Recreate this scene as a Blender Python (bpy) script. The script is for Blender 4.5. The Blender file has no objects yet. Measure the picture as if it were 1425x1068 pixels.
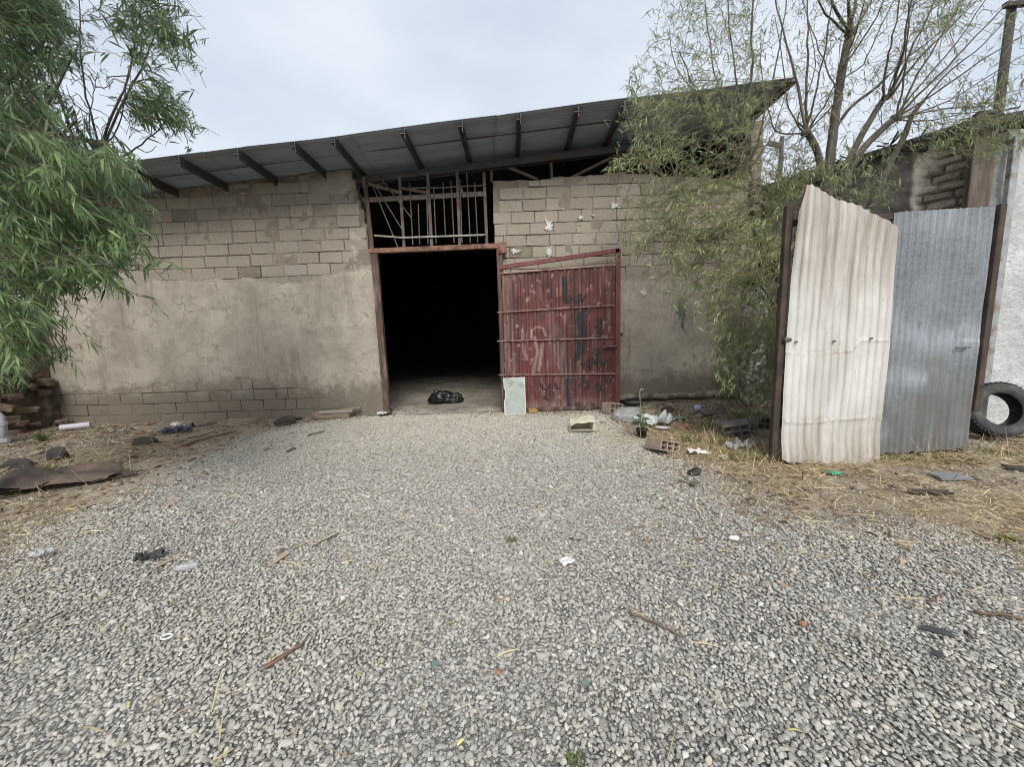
import bpy, math, random
import numpy as np
from mathutils import Vector, Matrix, Euler
random.seed(7); RNG = np.random.default_rng(7)
S = bpy.context.scene
COL = S.collection
# ------------------------------------------------------------------ camera geometry
F = 535.0; TH = math.radians(7.4); RO = math.radians(1.8); CZ = 1.5
def ray(px, py):
    cx = (px-712.5)/F; cy = -(py-534)/F
    c, s = math.cos(RO), math.sin(RO)
    hx = cx*c+cy*s; hy = -cx*s+cy*c
    return Vector((hx, hy*math.sin(TH)+math.cos(TH), hy*math.cos(TH)-math.sin(TH)))
def V(px, py, Y):
    d = ray(px, py); return Vector((0, 0, CZ))+d*(Y/d.y)
def sst(a, b, x):
    t = np.clip((np.asarray(x, float)-a)/(b-a), 0, 1); return t*t*(3-2*t)
def vn(x, y, z=0.0, seed=0):
    """vectorised value noise, -1..1"""
    x, y, z = np.broadcast_arrays(np.asarray(x, float), np.asarray(y, float), np.asarray(z, float))
    xi, yi, zi = np.floor(x).astype(np.int64), np.floor(y).astype(np.int64), np.floor(z).astype(np.int64)
    fx, fy, fz = x-xi, y-yi, z-zi
    fx, fy, fz = fx*fx*(3-2*fx), fy*fy*(3-2*fy), fz*fz*(3-2*fz)
    def h(a, b, c):
        n = (a*374761393+b*668265263+c*2147483647+seed*974634777) & 0xffffffff
        n = ((n ^ (n >> 13))*1274126177) & 0xffffffff
        n = ((n ^ (n >> 16))*2246822519) & 0xffffffff
        return ((n ^ (n >> 15)) & 0xffff)/32767.5-1
    L = lambda a, b, t: a+(b-a)*t
    return L(L(L(h(xi, yi, zi), h(xi+1, yi, zi), fx), L(h(xi, yi+1, zi), h(xi+1, yi+1, zi), fx), fy),
             L(L(h(xi, yi, zi+1), h(xi+1, yi, zi+1), fx), L(h(xi, yi+1, zi+1), h(xi+1, yi+1, zi+1), fx), fy), fz)
def fbm(x, y, z=0.0, seed=0, o=4):
    r = 0; a = .5; f = 1.0
    for i in range(o):
        r = r+a*vn(np.asarray(x)*f, np.asarray(y)*f, np.asarray(z)*f, seed+i); a *= .5; f *= 2.03
    return r
def gh(x, y):
    """height of the ground"""
    b = .11*sst(6.2, 7.1, y)*sst(1.9, 2.6, x)+.07*sst(2.3, 4.2, x)*sst(2.6, 3.6, y)*(1-sst(4.4, 6, x))*0
    return b+.016*vn(np.asarray(x)*.9, np.asarray(y)*.9, 0, 3)*sst(1.5, 3.5, y)+.006*vn(np.asarray(x)*3.1, np.asarray(y)*3.1, 0, 5)
def G(px, py, dz=0.0):
    d = ray(px, py); z = 0.0
    for i in range(6):
        t = (z-CZ)/d.z; p = d*t; z = float(gh(p.x, p.y))
    return Vector((p.x, p.y, z+dz))
def mpp(px, py):
    """metres per photo pixel at a ground point"""
    d = ray(px, py); return (-CZ/d.z)/F
# ------------------------------------------------------------------ nodes and materials
def node(nt, typ, ins=None, **kw):
    n = nt.nodes.new(typ)
    for k, v in kw.items(): setattr(n, k, v)
    for k, v in (ins or {}).items():
        s = n.inputs[k]
        if isinstance(v, bpy.types.NodeSocket): nt.links.new(v, s)
        elif isinstance(v, tuple) and len(v) == 3 and s.type == 'RGBA': s.default_value = (*v, 1)
        else: s.default_value = v
    return n
def ramp(nt, fac, stops):
    n = node(nt, 'ShaderNodeValToRGB', {'Fac': fac}); e = n.color_ramp.elements
    while len(e) < len(stops): e.new(.5)
    for el, (p, c) in zip(e, stops):
        el.position = p; el.color = (*c, 1) if isinstance(c, tuple) else (c, c, c, 1)
    return n.outputs['Color']
def mix(nt, f, a, b, mode='MIX'):
    n = node(nt, 'ShaderNodeMix', data_type='RGBA', blend_type=mode)
    for i, v in ((0, f), (6, a), (7, b)):
        if isinstance(v, bpy.types.NodeSocket): nt.links.new(v, n.inputs[i])
        elif i == 0: n.inputs[0].default_value = v
        else: n.inputs[i].default_value = (*v, 1)
    return n.outputs[2]
def math_(nt, op, a, b=0.0, c=0.0):
    n = node(nt, 'ShaderNodeMath', operation=op)
    for i, v in enumerate((a, b, c)):
        if isinstance(v, bpy.types.NodeSocket): nt.links.new(v, n.inputs[i])
        else: n.inputs[i].default_value = v
    return n.outputs[0]
def noise(nt, co, scale, detail=6, rough=.6, stretch=None, dist=0.0):
    if stretch:
        co = node(nt, 'ShaderNodeMapping', {'Vector': co, 'Scale': stretch}).outputs[0]
    return node(nt, 'ShaderNodeTexNoise', {'Vector': co, 'Scale': scale, 'Detail': detail, 'Roughness': rough, 'Distortion': dist}).outputs['Fac']
MATS = {}
def new_mat(name):
    m = bpy.data.materials.new(name); m.use_nodes = True; nt = m.node_tree
    b = nt.nodes['Principled BSDF']
    co = node(nt, 'ShaderNodeTexCoord').outputs['Object']
    return m, nt, b, co
def attr(nt, name, typ='GEOMETRY'):
    return node(nt, 'ShaderNodeAttribute', attribute_name=name, attribute_type=typ)
def bump(nt, b, h, strength=.5, dist=.01):
    n = node(nt, 'ShaderNodeBump', {'Height': h, 'Strength': strength, 'Distance': dist})
    nt.links.new(n.outputs[0], b.inputs['Normal'])
def mat(name, c1, c2, scale=4, rough=.8, c3=None, scale3=1.5, bs=25, bstr=.4, bd=.01, metal=0.0, stretch=None, tint=None, spec=.5, lo=.35, hi=.65):
    """general weathered surface: two colours by noise, a third in big blotches, fine bump"""
    if name in MATS: return MATS[name]
    m, nt, b, co = new_mat(name)
    c = ramp(nt, noise(nt, co, scale, 8, .65, stretch), [(lo, c1), (hi, c2)])
    if c3:
        c = mix(nt, ramp(nt, noise(nt, co, scale3, 6, .6, stretch), [(.5, 0.0), (.66, 1.0)]), c, c3)
    if tint:
        t = attr(nt, tint).outputs['Fac']
        c = mix(nt, 1.0, c, ramp(nt, t, [(0, .55), (1, 1.4)]), 'MULTIPLY')
    nt.links.new(c, b.inputs['Base Color'])
    b.inputs['Roughness'].default_value = rough; b.inputs['Metallic'].default_value = metal
    b.inputs['Specular IOR Level'].default_value = spec
    if bstr: bump(nt, b, noise(nt, co, bs, 6, .7, stretch), bstr, bd)
    MATS[name] = m; return m
# ------------------------------------------------------------------ mesh building
LOC = {}
class MB:
    def __init__(self): self.v = []; self.f = []; self.c = []; self.t = 1.0; self.mi = []; self.m = 0
    def add(self, vs, fs):
        o = len(self.v); self.v += [tuple(x) for x in vs]; self.c += [self.t]*len(vs)
        self.f += [tuple(i+o for i in f) for f in fs]; self.mi += [self.m]*len(fs)
    def box(self, c, s, rot=None, bev=0.0, jit=0.0):
        hx, hy, hz = s[0]/2, s[1]/2, s[2]/2; b = min(bev, hx*.9, hy*.9, hz*.9)
        R = rot.to_matrix() if isinstance(rot, Euler) else (rot or Matrix.Identity(3))
        vs = []; idx = {}
        if b <= 0:
            for sx in (-1, 1):
                for sy in (-1, 1):
                    for sz in (-1, 1): vs.append(Vector((sx*hx, sy*hy, sz*hz)))
            fs = [(0, 1, 3, 2), (4, 6, 7, 5), (0, 4, 5, 1), (2, 3, 7, 6), (0, 2, 6, 4), (1, 5, 7, 3)]
        else:
            for sx in (-1, 1):
                for sy in (-1, 1):
                    for sz in (-1, 1):
                        for a in range(3):
                            k = [hx-b, hy-b, hz-b]; k[a] += b
                            idx[sx, sy, sz, a] = len(vs); vs.append(Vector((sx*k[0], sy*k[1], sz*k[2])))
            fs = []
            for sg in (-1, 1):
                q = [(-1, -1), (1, -1), (1, 1), (-1, 1)]
                if sg < 0: q = q[::-1]
                fs.append([idx[sg, a, c_, 0] for a, c_ in q])
                fs.append([idx[c_, sg, a, 1] for a, c_ in q])
                fs.append([idx[a, c_, sg, 2] for a, c_ in q])
            for a, b_ in ((-1, -1), (-1, 1), (1, -1), (1, 1)):
                fl = (lambda L, s_: L if s_ > 0 else L[::-1])
                fs.append(fl([idx[a, b_, -1, 0], idx[a, b_, 1, 0], idx[a, b_, 1, 1], idx[a, b_, -1, 1]], -a*b_))
                fs.append(fl([idx[-1, a, b_, 1], idx[1, a, b_, 1], idx[1, a, b_, 2], idx[-1, a, b_, 2]], -a*b_))
                fs.append(fl([idx[b_, -1, a, 2], idx[b_, 1, a, 2], idx[b_, 1, a, 0], idx[b_, -1, a, 0]], -a*b_))
                for s_ in (-1, 1):
                    fs.append(fl([idx[a, b_, s_, 0], idx[a, b_, s_, 1], idx[a, b_, s_, 2]], a*b_*s_))
        if jit: 
            for v in vs: v += Vector((random.uniform(-jit, jit), random.uniform(-jit, jit), random.uniform(-jit, jit)))
        c = Vector(c); self.add([R @ v+c for v in vs], fs); return self
    def bar(self, p, q, w, h=None, bev=.003):
        """square bar from p to q"""
        p, q = Vector(p), Vector(q); d = q-p; L = d.length; z = d.normalized()
        x = z.cross(Vector((0, 1, 0)) if abs(z.y) < .9 else Vector((1, 0, 0))).normalized(); y = z.cross(x)
        self.box((p+q)/2, (w, h or w, L), Matrix((x, y, z)).transposed(), bev); return self
    def tube(self, pts, r, n=8, cap=True):
        pts = [Vector(p) for p in pts]; k = len(pts)
        rs = r if isinstance(r, (list, tuple)) else [r]*k
        if len(rs) == 2 and k != 2: rs = [rs[0]+(rs[1]-rs[0])*i/(k-1) for i in range(k)]
        vs = []; fs = []; u = None
        for i in range(k):
            d = (pts[min(i+1, k-1)]-pts[max(i-1, 0)])
            d = d.normalized() if d.length > 1e-9 else Vector((0, 0, 1))
            if u is None: u = d.cross(Vector((0, 0, 1)) if abs(d.z) < .9 else Vector((1, 0, 0))).normalized()
            else:
                u = (u-d*u.dot(d)); u = u.normalized() if u.length > 1e-6 else d.orthogonal().normalized()
            w = d.cross(u)
            for j in range(n):
                a = 2*math.pi*j/n; vs.append(pts[i]+(u*math.cos(a)+w*math.sin(a))*rs[i])
        for i in range(k-1):
            for j in range(n): fs.append((i*n+j, i*n+(j+1) % n, (i+1)*n+(j+1) % n, (i+1)*n+j))
        if cap: fs.append(tuple(range(n))[::-1]); fs.append(tuple(range((k-1)*n, k*n)))
        self.add(vs, fs); return self
    def prism(self, poly, n, th):
        """planar outline (3D points) extruded along n by th"""
        n = Vector(n).normalized()*th; k = len(poly); P = [Vector(p) for p in poly]
        vs = P+[p+n for p in P]
        fs = [tuple(range(k))[::-1], tuple(range(k, 2*k))]+[(i, (i+1) % k, k+(i+1) % k, k+i) for i in range(k)]
        self.add(vs, fs); return self
    def lathe(self, prof, c, R, n=40, close=False):
        """profile (r, h) turned about the local z axis"""
        vs = []; fs = []; k = len(prof)
        for i in range(n):
            a = 2*math.pi*i/n
            for r, h in prof: vs.append(R @ Vector((r*math.cos(a), r*math.sin(a), h))+Vector(c))
        for i in range(n):
            j = (i+1) % n
            for m in range(k if close else k-1): fs.append((i*k+m, j*k+m, j*k+(m+1) % k, i*k+(m+1) % k))
        self.add(vs, fs); return self
    def blob(self, c, r, amp=.25, fr=2.0, sub=3, seed=0, flat=None, rot=None, ridge=False):
        import bmesh
        bm = bmesh.new(); bmesh.ops.create_icosphere(bm, subdivisions=sub, radius=1)
        P = np.array([v.co for v in bm.verts]); fs = [[v.index for v in f.verts] for f in bm.faces]; bm.free()
        q = P*fr+seed*7.3
        n = fbm(q[:, 0], q[:, 1], q[:, 2], seed, 4)
        if ridge: n = 0.35-np.abs(n)*1.8+.5*vn(P[:, 0]*1.3+seed, P[:, 1]*1.3, P[:, 2]*1.3, seed+9)
        P = P*(1+amp*n)[:, None]*np.array(r)
        if flat is not None: P[:, 2] = np.maximum(P[:, 2], -flat)
        R = np.array(rot.to_matrix() if isinstance(rot, Euler) else (rot or Matrix.Identity(3)))
        self.add((P @ R.T+np.array(c)).tolist(), fs); return self
    def sheet(self, o, u, v, nu, nv, fn, th=.002):
        """grid over o + a*u + b*v displaced along the normal by fn(a, b), with thickness"""
        o, u, v = Vector(o), Vector(u), Vector(v); n = u.cross(v).normalized()
        A, B = np.meshgrid(np.linspace(0, 1, nu+1), np.linspace(0, 1, nv+1)); D = fn(A, B)
        ok = np.ones((nv, nu), bool)
        if isinstance(D, tuple): D, ok = D
        P = np.array(o)+A[..., None]*np.array(u)+B[..., None]*np.array(v)+D[..., None]*np.array(n)
        W = nu+1; N = W*(nv+1)
        vs = P.reshape(-1, 3).tolist()+(P-np.array(n)*th).reshape(-1, 3).tolist(); fs = []
        for j in range(nv):
            for i in range(nu):
                if not ok[j, i]: continue
                a = j*W+i; q = (a, a+1, a+W+1, a+W); fs.append(q); fs.append(tuple(x+N for x in q[::-1]))
                for (dj, di, e) in ((-1, 0, (0, 1)), (1, 0, (2, 3)), (0, -1, (3, 0)), (0, 1, (1, 2))):
                    jj, ii = j+dj, i+di
                    if not (0 <= jj < nv and 0 <= ii < nu) or not ok[jj, ii]:
                        s, t = q[e[0]], q[e[1]]; fs.append((t, s, s+N, t+N))
        self.add(vs, fs); return self
    def build(self, name, m, parent=None, smooth=False, attrs=None):
        return mesh_obj(name, np.array(self.v, np.float32), self.f, m, parent, smooth, {'tint': self.c, **(attrs or {})}, self.mi)
def mesh_obj(name, v, f, m, parent=None, smooth=False, attrs=None, mi=None):
    me = bpy.data.meshes.new(name)
    L = Vector(LOC.get(parent.name, (0, 0, 0))) if parent else Vector((0, 0, 0))
    v = np.asarray(v, np.float32)-np.array(L, np.float32)
    org = Vector((0, 0, 0))
    if parent is None:                       # a one-mesh thing gets its origin at its base
        org = Vector((float(v[:, 0].mean()), float(v[:, 1].mean()), float(v[:, 2].min())))
        if len(v) > 150000: org = Vector((0, 0, 0))
        v = v-np.array(org, np.float32)
    if isinstance(f, np.ndarray):
        k, w = f.shape
        me.vertices.add(len(v)); me.vertices.foreach_set('co', v.ravel())
        me.loops.add(k*w); me.loops.foreach_set('vertex_index', f.ravel().astype(np.int32))
        me.polygons.add(k); me.polygons.foreach_set('loop_start', np.arange(0, k*w, w, dtype=np.int32))
        me.update(calc_edges=True)
    else:
        me.from_pydata(v.tolist(), [], f)
    for mm in (m if isinstance(m, (list, tuple)) else [m]): me.materials.append(mm)
    if isinstance(m, (list, tuple)) and mi is not None: me.polygons.foreach_set('material_index', np.array(mi, np.int32))
    if smooth: me.polygons.foreach_set('use_smooth', [True]*len(me.polygons))
    for k, a in (attrs or {}).items():
        at = me.attributes.new(k, 'FLOAT', 'POINT'); at.data.foreach_set('value', np.asarray(a, np.float32))
    me.update()
    o = bpy.data.objects.new(name, me); COL.objects.link(o)
    o.location = org
    if parent: o.parent = parent
    LOC[o.name] = tuple(L) if parent else tuple(org)
    return o
def tag(o, label=None, cat=None, group=None, kind=None):
    if label: o['label'] = label
    if cat: o['category'] = cat
    if group: o['group'] = group
    if kind: o['kind'] = kind
    return o
def empty(name, loc, label, cat, group=None):
    o = bpy.data.objects.new(name, None); COL.objects.link(o); o.location = loc; o.empty_display_size = .2
    LOC[o.name] = tuple(loc); return tag(o, label, cat, group)
def frame(d, up=(0, 0, 1)):
    """matrix whose z axis is d"""
    z = Vector(d).normalized(); x = Vector(up).cross(z)
    x = x.normalized() if x.length > 1e-5 else z.orthogonal().normalized(); return Matrix((x, z.cross(x), z)).transposed()
def RZ(a): return Matrix.Rotation(a, 3, 'Z')
# ------------------------------------------------------------------ camera, sky, sun
cam = bpy.data.cameras.new('camera'); co_ = bpy.data.objects.new('camera', cam); COL.objects.link(co_); S.camera = co_
cam.sensor_width = 36; cam.lens = F/1425*36; cam.clip_start = .02; cam.clip_end = 500
_U = Vector((0, math.sin(TH), math.cos(TH))); _Fw = Vector((0, math.cos(TH), -math.sin(TH))); _X = Vector((1, 0, 0))
_R = _X*math.cos(RO)-_U*math.sin(RO); _Up = _X*math.sin(RO)+_U*math.cos(RO)
M4 = Matrix((_R, _Up, -_Fw)).transposed().to_4x4(); M4.translation = (0, 0, CZ); co_.matrix_world = M4
SUN_EL, SUN_AZ = math.radians(44), math.radians(174)     # azimuth from +Y, clockwise
w = bpy.data.worlds.new('World'); S.world = w; w.use_nodes = True; nt = w.node_tree
sky = node(nt, 'ShaderNodeTexSky', sky_type='NISHITA', sun_disc=False, sun_elevation=SUN_EL, sun_rotation=SUN_AZ, air_density=1.0, dust_density=3.0)
tc = node(nt, 'ShaderNodeTexCoord').outputs['Generated']
cl = noise(nt, tc, 1.6, 5, .5, (1, 1, 2.2))
cl2 = noise(nt, tc, 5.0, 4, .5, (1, 1, 2.5))
cv = math_(nt, 'ADD', math_(nt, 'MULTIPLY', cl, .75), math_(nt, 'MULTIPLY', cl2, .25))
cloud = ramp(nt, cv, [(.36, (.60, .68, .775)), (.64, (.82, .865, .92))])
cloud = mix(nt, 1.0, cloud, (5.15, 5.2, 5.3), 'MULTIPLY')
for n_ in nt.nodes:
    if n_.bl_idname == 'ShaderNodeMix': n_.clamp_result = False
bg = nt.nodes['Background']; bg.inputs['Strength'].default_value = .1
nt.links.new(mix(nt, .9, sky.outputs[0], cloud), bg.inputs['Color'])
sd = bpy.data.lights.new('sun', 'SUN'); sd.energy = 1.5; sd.angle = math.radians(28); sd.color = (1, .96, .9)
so = bpy.data.objects.new('sun', sd); COL.objects.link(so)
sv = Vector((math.sin(SUN_AZ)*math.cos(SUN_EL), math.cos(SUN_AZ)*math.cos(SUN_EL), math.sin(SUN_EL)))
so.rotation_euler = sv.to_track_quat('Z', 'Y').to_euler()
S.view_settings.view_transform = 'Standard'; S.view_settings.look = 'None'; S.view_settings.exposure = 1.05
S.cycles.max_bounces = 6; S.cycles.transparent_max_bounces = 8; S.cycles.use_denoising = True; S.cycles.filter_width = 1.0
# ------------------------------------------------------------------ ground
GP = np.array([(-3.3, 1.9), (-3.5, 2.41), (-4.0, 3.48), (-3.75, 4.12), (-4.0, 5.42), (-3.76, 6.6), (-2.5, 7.2), (-.3, 7.15), (1.7, 6.9), (1.75, 5.4),
               (1.6, 4.31), (1.8, 3.4), (2.1, 2.95), (2.7, 2.55), (3.05, 1.95), (4.2, 1.55), (7, 1.4), (7, -5), (-7, -5), (-7, .9), (-4.2, 1.5)])
def gmask(x, y):
    x = np.asarray(x, float); y = np.asarray(y, float); d = np.full(x.shape, 1e9); ins = np.zeros(x.shape, bool)
    for i in range(len(GP)):
        (ax, ay), (bx, by) = GP[i], GP[(i+1) % len(GP)]
        t = np.clip(((x-ax)*(bx-ax)+(y-ay)*(by-ay))/((bx-ax)**2+(by-ay)**2), 0, 1)
        d = np.minimum(d, np.hypot(x-ax-t*(bx-ax), y-ay-t*(by-ay)))
        c = ((ay > y) != (by > y)) & (x < (bx-ax)*(y-ay)/((by-ay) or 1e-9)+ax); ins ^= c
    s = np.where(ins, d, -d)+.45*fbm(x*1.3, y*1.3, 0, 21, 3)+.25*fbm(x*6, y*6, 0, 25, 2)
    return sst(-.55, .42, s)
def build_ground():
    xs = np.concatenate([[-300, -120, -50, -25, -15], np.arange(-10, 10.01, .07), [15, 25, 50, 120, 300]])
    ys = np.concatenate([[-300, -120, -50, -20, -8, -4, -2, -1], np.arange(-.5, 8.5, .07), [10, 13, 20, 30, 60, 120, 300]])
    X, Y = np.meshgrid(xs, ys); Z = gh(X, Y)+.010*fbm(X*7, Y*7, 0, 31, 3)*(1-gmask(X, Y))
    Wd, n = len(xs), len(xs)*len(ys)
    a = (np.arange(len(ys)-1)[:, None]*Wd+np.arange(Wd-1)[None, :]).ravel()
    f = np.stack([a, a+1, a+Wd+1, a+Wd], 1)
    m, nt, b, co = new_mat('yard_earth')
    g = attr(nt, 'grv').outputs['Fac']; lit = attr(nt, 'straw').outputs['Fac']
    n1 = noise(nt, co, 2.2, 8, .62); n2 = noise(nt, co, 38, 6, .75); n3 = noise(nt, co, 9, 6, .7)
    dirt = mix(nt, ramp(nt, n1, [(.38, 0.0), (.62, 1.0)]), (.205, .16, .118), (.44, .375, .295))
    dirt = mix(nt, ramp(nt, n2, [(.35, 1.0), (.52, 0.0)]), dirt, (.07, .048, .034))
    dirt = mix(nt, ramp(nt, n3, [(.56, 0.0), (.70, .7)]), dirt, (.44, .38, .30))
    st = mix(nt, ramp(nt, n2, [(.35, 0.0), (.6, 1.0)]), (.17, .115, .06), (.44, .35, .20))
    dirt = mix(nt, math_(nt, 'MULTIPLY', lit, ramp(nt, n3, [(.35, .35), (.6, 1.0)])), dirt, st)
    vo = node(nt, 'ShaderNodeTexVoronoi', {'Vector': co, 'Scale': 62.0}, feature='F1')
    vb = node(nt, 'ShaderNodeTexVoronoi', {'Vector': co, 'Scale': 62.0}, feature='DISTANCE_TO_EDGE')
    gs = mix(nt, ramp(nt, vb.outputs['Distance'], [(.0, 0.0), (.16, 1.0)]), (.085, .08, .072),
             ramp(nt, node(nt, 'ShaderNodeSeparateColor', {'Color': vo.outputs['Color']}).outputs[0], [(0, (.2, .2, .195)), (.6, (.36, .355, .335)), (1, (.58, .56, .52))]))
    dirt = mix(nt, math_(nt, 'MULTIPLY', attr(nt, 'sand').outputs['Fac'], ramp(nt, n3, [(.3, .3), (.6, 1.0)])), dirt, (.50, .42, .335))
    gc = mix(nt, g, dirt, gs)
    nt.links.new(gc, b.inputs['Base Color']); b.inputs['Roughness'].default_value = .95; b.inputs['Specular IOR Level'].default_value = .2
    hh = math_(nt, 'ADD', math_(nt, 'MULTIPLY', n2, 1.0), math_(nt, 'MULTIPLY', n3, 1.2))
    bump(nt, b, hh, .9, .02)
    o = mesh_obj('ground', np.stack([X, Y, Z], -1).reshape(-1, 3), f, m, None, True, {'grv': gmask(X, Y).ravel(), 'straw': straw_mask(X, Y).ravel(), 'sand': np.clip(bl(X, Y, -4.2, 4.5, .55, .9)+.8*bl(X, Y, -4.6, 6.3, 1.1, .5)+.6*bl(X, Y, -2.8, 7.1, .8, .25)+.5*bl(X, Y, .3, 7.1, 1.5, .25), 0, 1).ravel()})
    tag(o, kind='structure')
def bl(x, y, cx, cy, rx, ry): return np.exp(-(((np.asarray(x)-cx)/rx)**2+((np.asarray(y)-cy)/ry)**2))
def straw_mask(x, y):
    s = bl(x, y, 2.6, 4.4, .75, .8)+bl(x, y, 4.4, 4.0, 1.4, .28)+bl(x, y, 4.0, 2.65, .8, .45)+.8*bl(x, y, 2.1, 5.2, .7, .5)
    s = s+.9*bl(x, y, -4.5, 3.0, .8, .5)+.35*bl(x, y, -5.2, 5.4, .8, .8)+.5*bl(x, y, 3.2, 3.3, 1.2, .4)
    return np.clip(s*(.8+.8*fbm(np.asarray(x)*2.5, np.asarray(y)*2.5, 0, 61, 3)), 0, 1)
build_ground()
# ------------------------------------------------------------------ gravel: one mass of single stones
def pebble(k):
    import bmesh
    bm = bmesh.new(); bmesh.ops.create_icosphere(bm, subdivisions=2, radius=1)
    P = np.array([v.co for v in bm.verts]); fs = [[v.index for v in f.verts] for f in bm.faces]; bm.free()
    r = np.random.default_rng(40+k)
    for i in range(6):                                   # flat chips knocked off a rounded stone
        n = r.normal(size=3); n /= np.linalg.norm(n); c = r.uniform(.50, .86)
        d = P @ n; P = P-np.where(d > c, (d-c)*.97, 0)[:, None]*n
    P *= 1+.12*vn(P[:, 0]*1.7+k*5, P[:, 1]*1.7, P[:, 2]*1.7, k)[:, None]
    me = bpy.data.meshes.new('gravel_stone'); me.from_pydata(P.tolist(), [], fs); me.polygons.foreach_set('use_smooth', [k % 3 != 0]*len(fs))
    return bpy.data.objects.new('gravel_stone', me)
def stone_mat():
    m, nt, b, co = new_mat('gravel_stone')
    t = attr(nt, 'tone', 'INSTANCER').outputs['Fac']
    c = ramp(nt, t, [(0, (.115, .112, .108)), (.15, (.195, .19, .18)), (.45, (.335, .322, .298)), (.74, (.46, .445, .41)), (.82, (.44, .385, .30)), (.92, (.60, .58, .53)), (1, (.70, .68, .63))])
    c = mix(nt, ramp(nt, noise(nt, co, 2.5, 5, .7), [(.35, .0), (.7, .45)]), c, (.36, .345, .31))
    du = attr(nt, 'pale_warm', 'INSTANCER').outputs['Fac']
    c = mix(nt, du, c, (.52, .485, .41))
    nt.links.new(c, b.inputs['Base Color']); b.inputs['Roughness'].default_value = .8; b.inputs['Specular IOR Level'].default_value = .25
    return m
def build_gravel():
    sm = stone_mat(); peb = [pebble(k) for k in range(7)]
    for p in peb: p.data.materials.append(sm)
    P = []
    for y0, y1, s in ((.35, 3.0, .0157), (3.0, 5.2, .0185), (5.2, 7.6, .0215)):
        ys = np.arange(y0, y1, s); xm = 1.45*y1+1.3; xs = np.arange(-xm, xm, s)
        X, Y = np.meshgrid(xs, ys); X = (X+RNG.uniform(-.5, .5, X.shape)*s*1.3).ravel(); Y = (Y+RNG.uniform(-.5, .5, Y.shape)*s*1.3).ravel()
        k = np.abs(X) < 1.45*Y+1.2; X, Y = X[k], Y[k]
        pr = gmask(X, Y)**.8*.96+.085; pr = np.where(X > 2.2, np.maximum(pr, .10), pr)
        k = RNG.random(len(X)) < pr; P.append(np.stack([X[k], Y[k], np.full(k.sum(), s)], 1))
    P = np.concatenate(P); x, y, s = P.T; n = len(P)
    k = (y < 7.35) ; x, y, s = x[k], y[k], s[k]; n = len(x)
    g = gmask(x, y); size = s*.535*np.exp(RNG.normal(0, .27, n))*(.72+.28*g)
    sc = np.stack([size*RNG.uniform(1.0, 1.4, n), size*RNG.uniform(.75, 1.05, n), size*RNG.uniform(.42, .8, n)], 1)
    z = gh(x, y)+RNG.uniform(-.004, .009, n)*g+sc[:, 2]*.25+.012*fbm(x*2.2, y*2.2, 0, 77, 2)*g
    rot = np.stack([RNG.normal(0, .35, n), RNG.normal(0, .35, n), RNG.uniform(0, 6.28, n)], 1)
    me = bpy.data.meshes.new('gravel'); me.vertices.add(n); me.vertices.foreach_set('co', np.stack([x, y, z], 1).astype(np.float32).ravel())
    def at(nm, ty, a, key): q = me.attributes.new(nm, ty, 'POINT'); q.data.foreach_set(key, np.ascontiguousarray(a).ravel())
    at('scl', 'FLOAT_VECTOR', sc.astype(np.float32), 'vector'); at('rot', 'FLOAT_VECTOR', rot.astype(np.float32), 'vector')
    at('idx', 'INT', RNG.integers(0, 7, n).astype(np.int32), 'value')
    tone = np.clip(RNG.beta(1.35, 1.5, n)+.10*fbm(x*.9, y*.9, 0, 91, 3), 0, 1)
    at('tone', 'FLOAT', tone.astype(np.float32), 'value')
    pale_warm = np.clip(.20+.60*sst(3.2, 6.6, y)+.5*(1-g)+.25*fbm(x*.8, y*.8, 0, 95, 3), 0, .85)  # pale warm tint, rising with distance and towards bare earth, plus noise
    at('pale_warm', 'FLOAT', pale_warm.astype(np.float32), 'value')
    o = bpy.data.objects.new('gravel', me); COL.objects.link(o); tag(o, 'loose grey crushed gravel covering the yard', None, kind='stuff')
    ng = bpy.data.node_groups.new('gravel', 'GeometryNodeTree')
    ng.interface.new_socket('Geometry', in_out='INPUT', socket_type='NodeSocketGeometry'); ng.interface.new_socket('Geometry', in_out='OUTPUT', socket_type='NodeSocketGeometry')
    gi = node(ng, 'NodeGroupInput'); go = node(ng, 'NodeGroupOutput'); jn = node(ng, 'GeometryNodeJoinGeometry')
    for p in reversed(peb):
        oi = node(ng, 'GeometryNodeObjectInfo', {'Object': p, 'As Instance': True}); ng.links.new(oi.outputs['Geometry'], jn.inputs[0])
    def na(nm, ty): return node(ng, 'GeometryNodeInputNamedAttribute', {'Name': nm}, data_type=ty).outputs[0]
    er = node(ng, 'FunctionNodeEulerToRotation', {0: na('rot', 'FLOAT_VECTOR')})
    ip = node(ng, 'GeometryNodeInstanceOnPoints', {'Points': gi.outputs[0], 'Instance': jn.outputs[0], 'Pick Instance': True, 'Instance Index': na('idx', 'INT'), 'Rotation': er.outputs[0], 'Scale': na('scl', 'FLOAT_VECTOR')})
    ng.links.new(ip.outputs[0], go.inputs[0])
    md = o.modifiers.new('stones', 'NODES'); md.node_group = ng
    me.materials.append(sm); print('gravel stones', n)
build_gravel()
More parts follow.
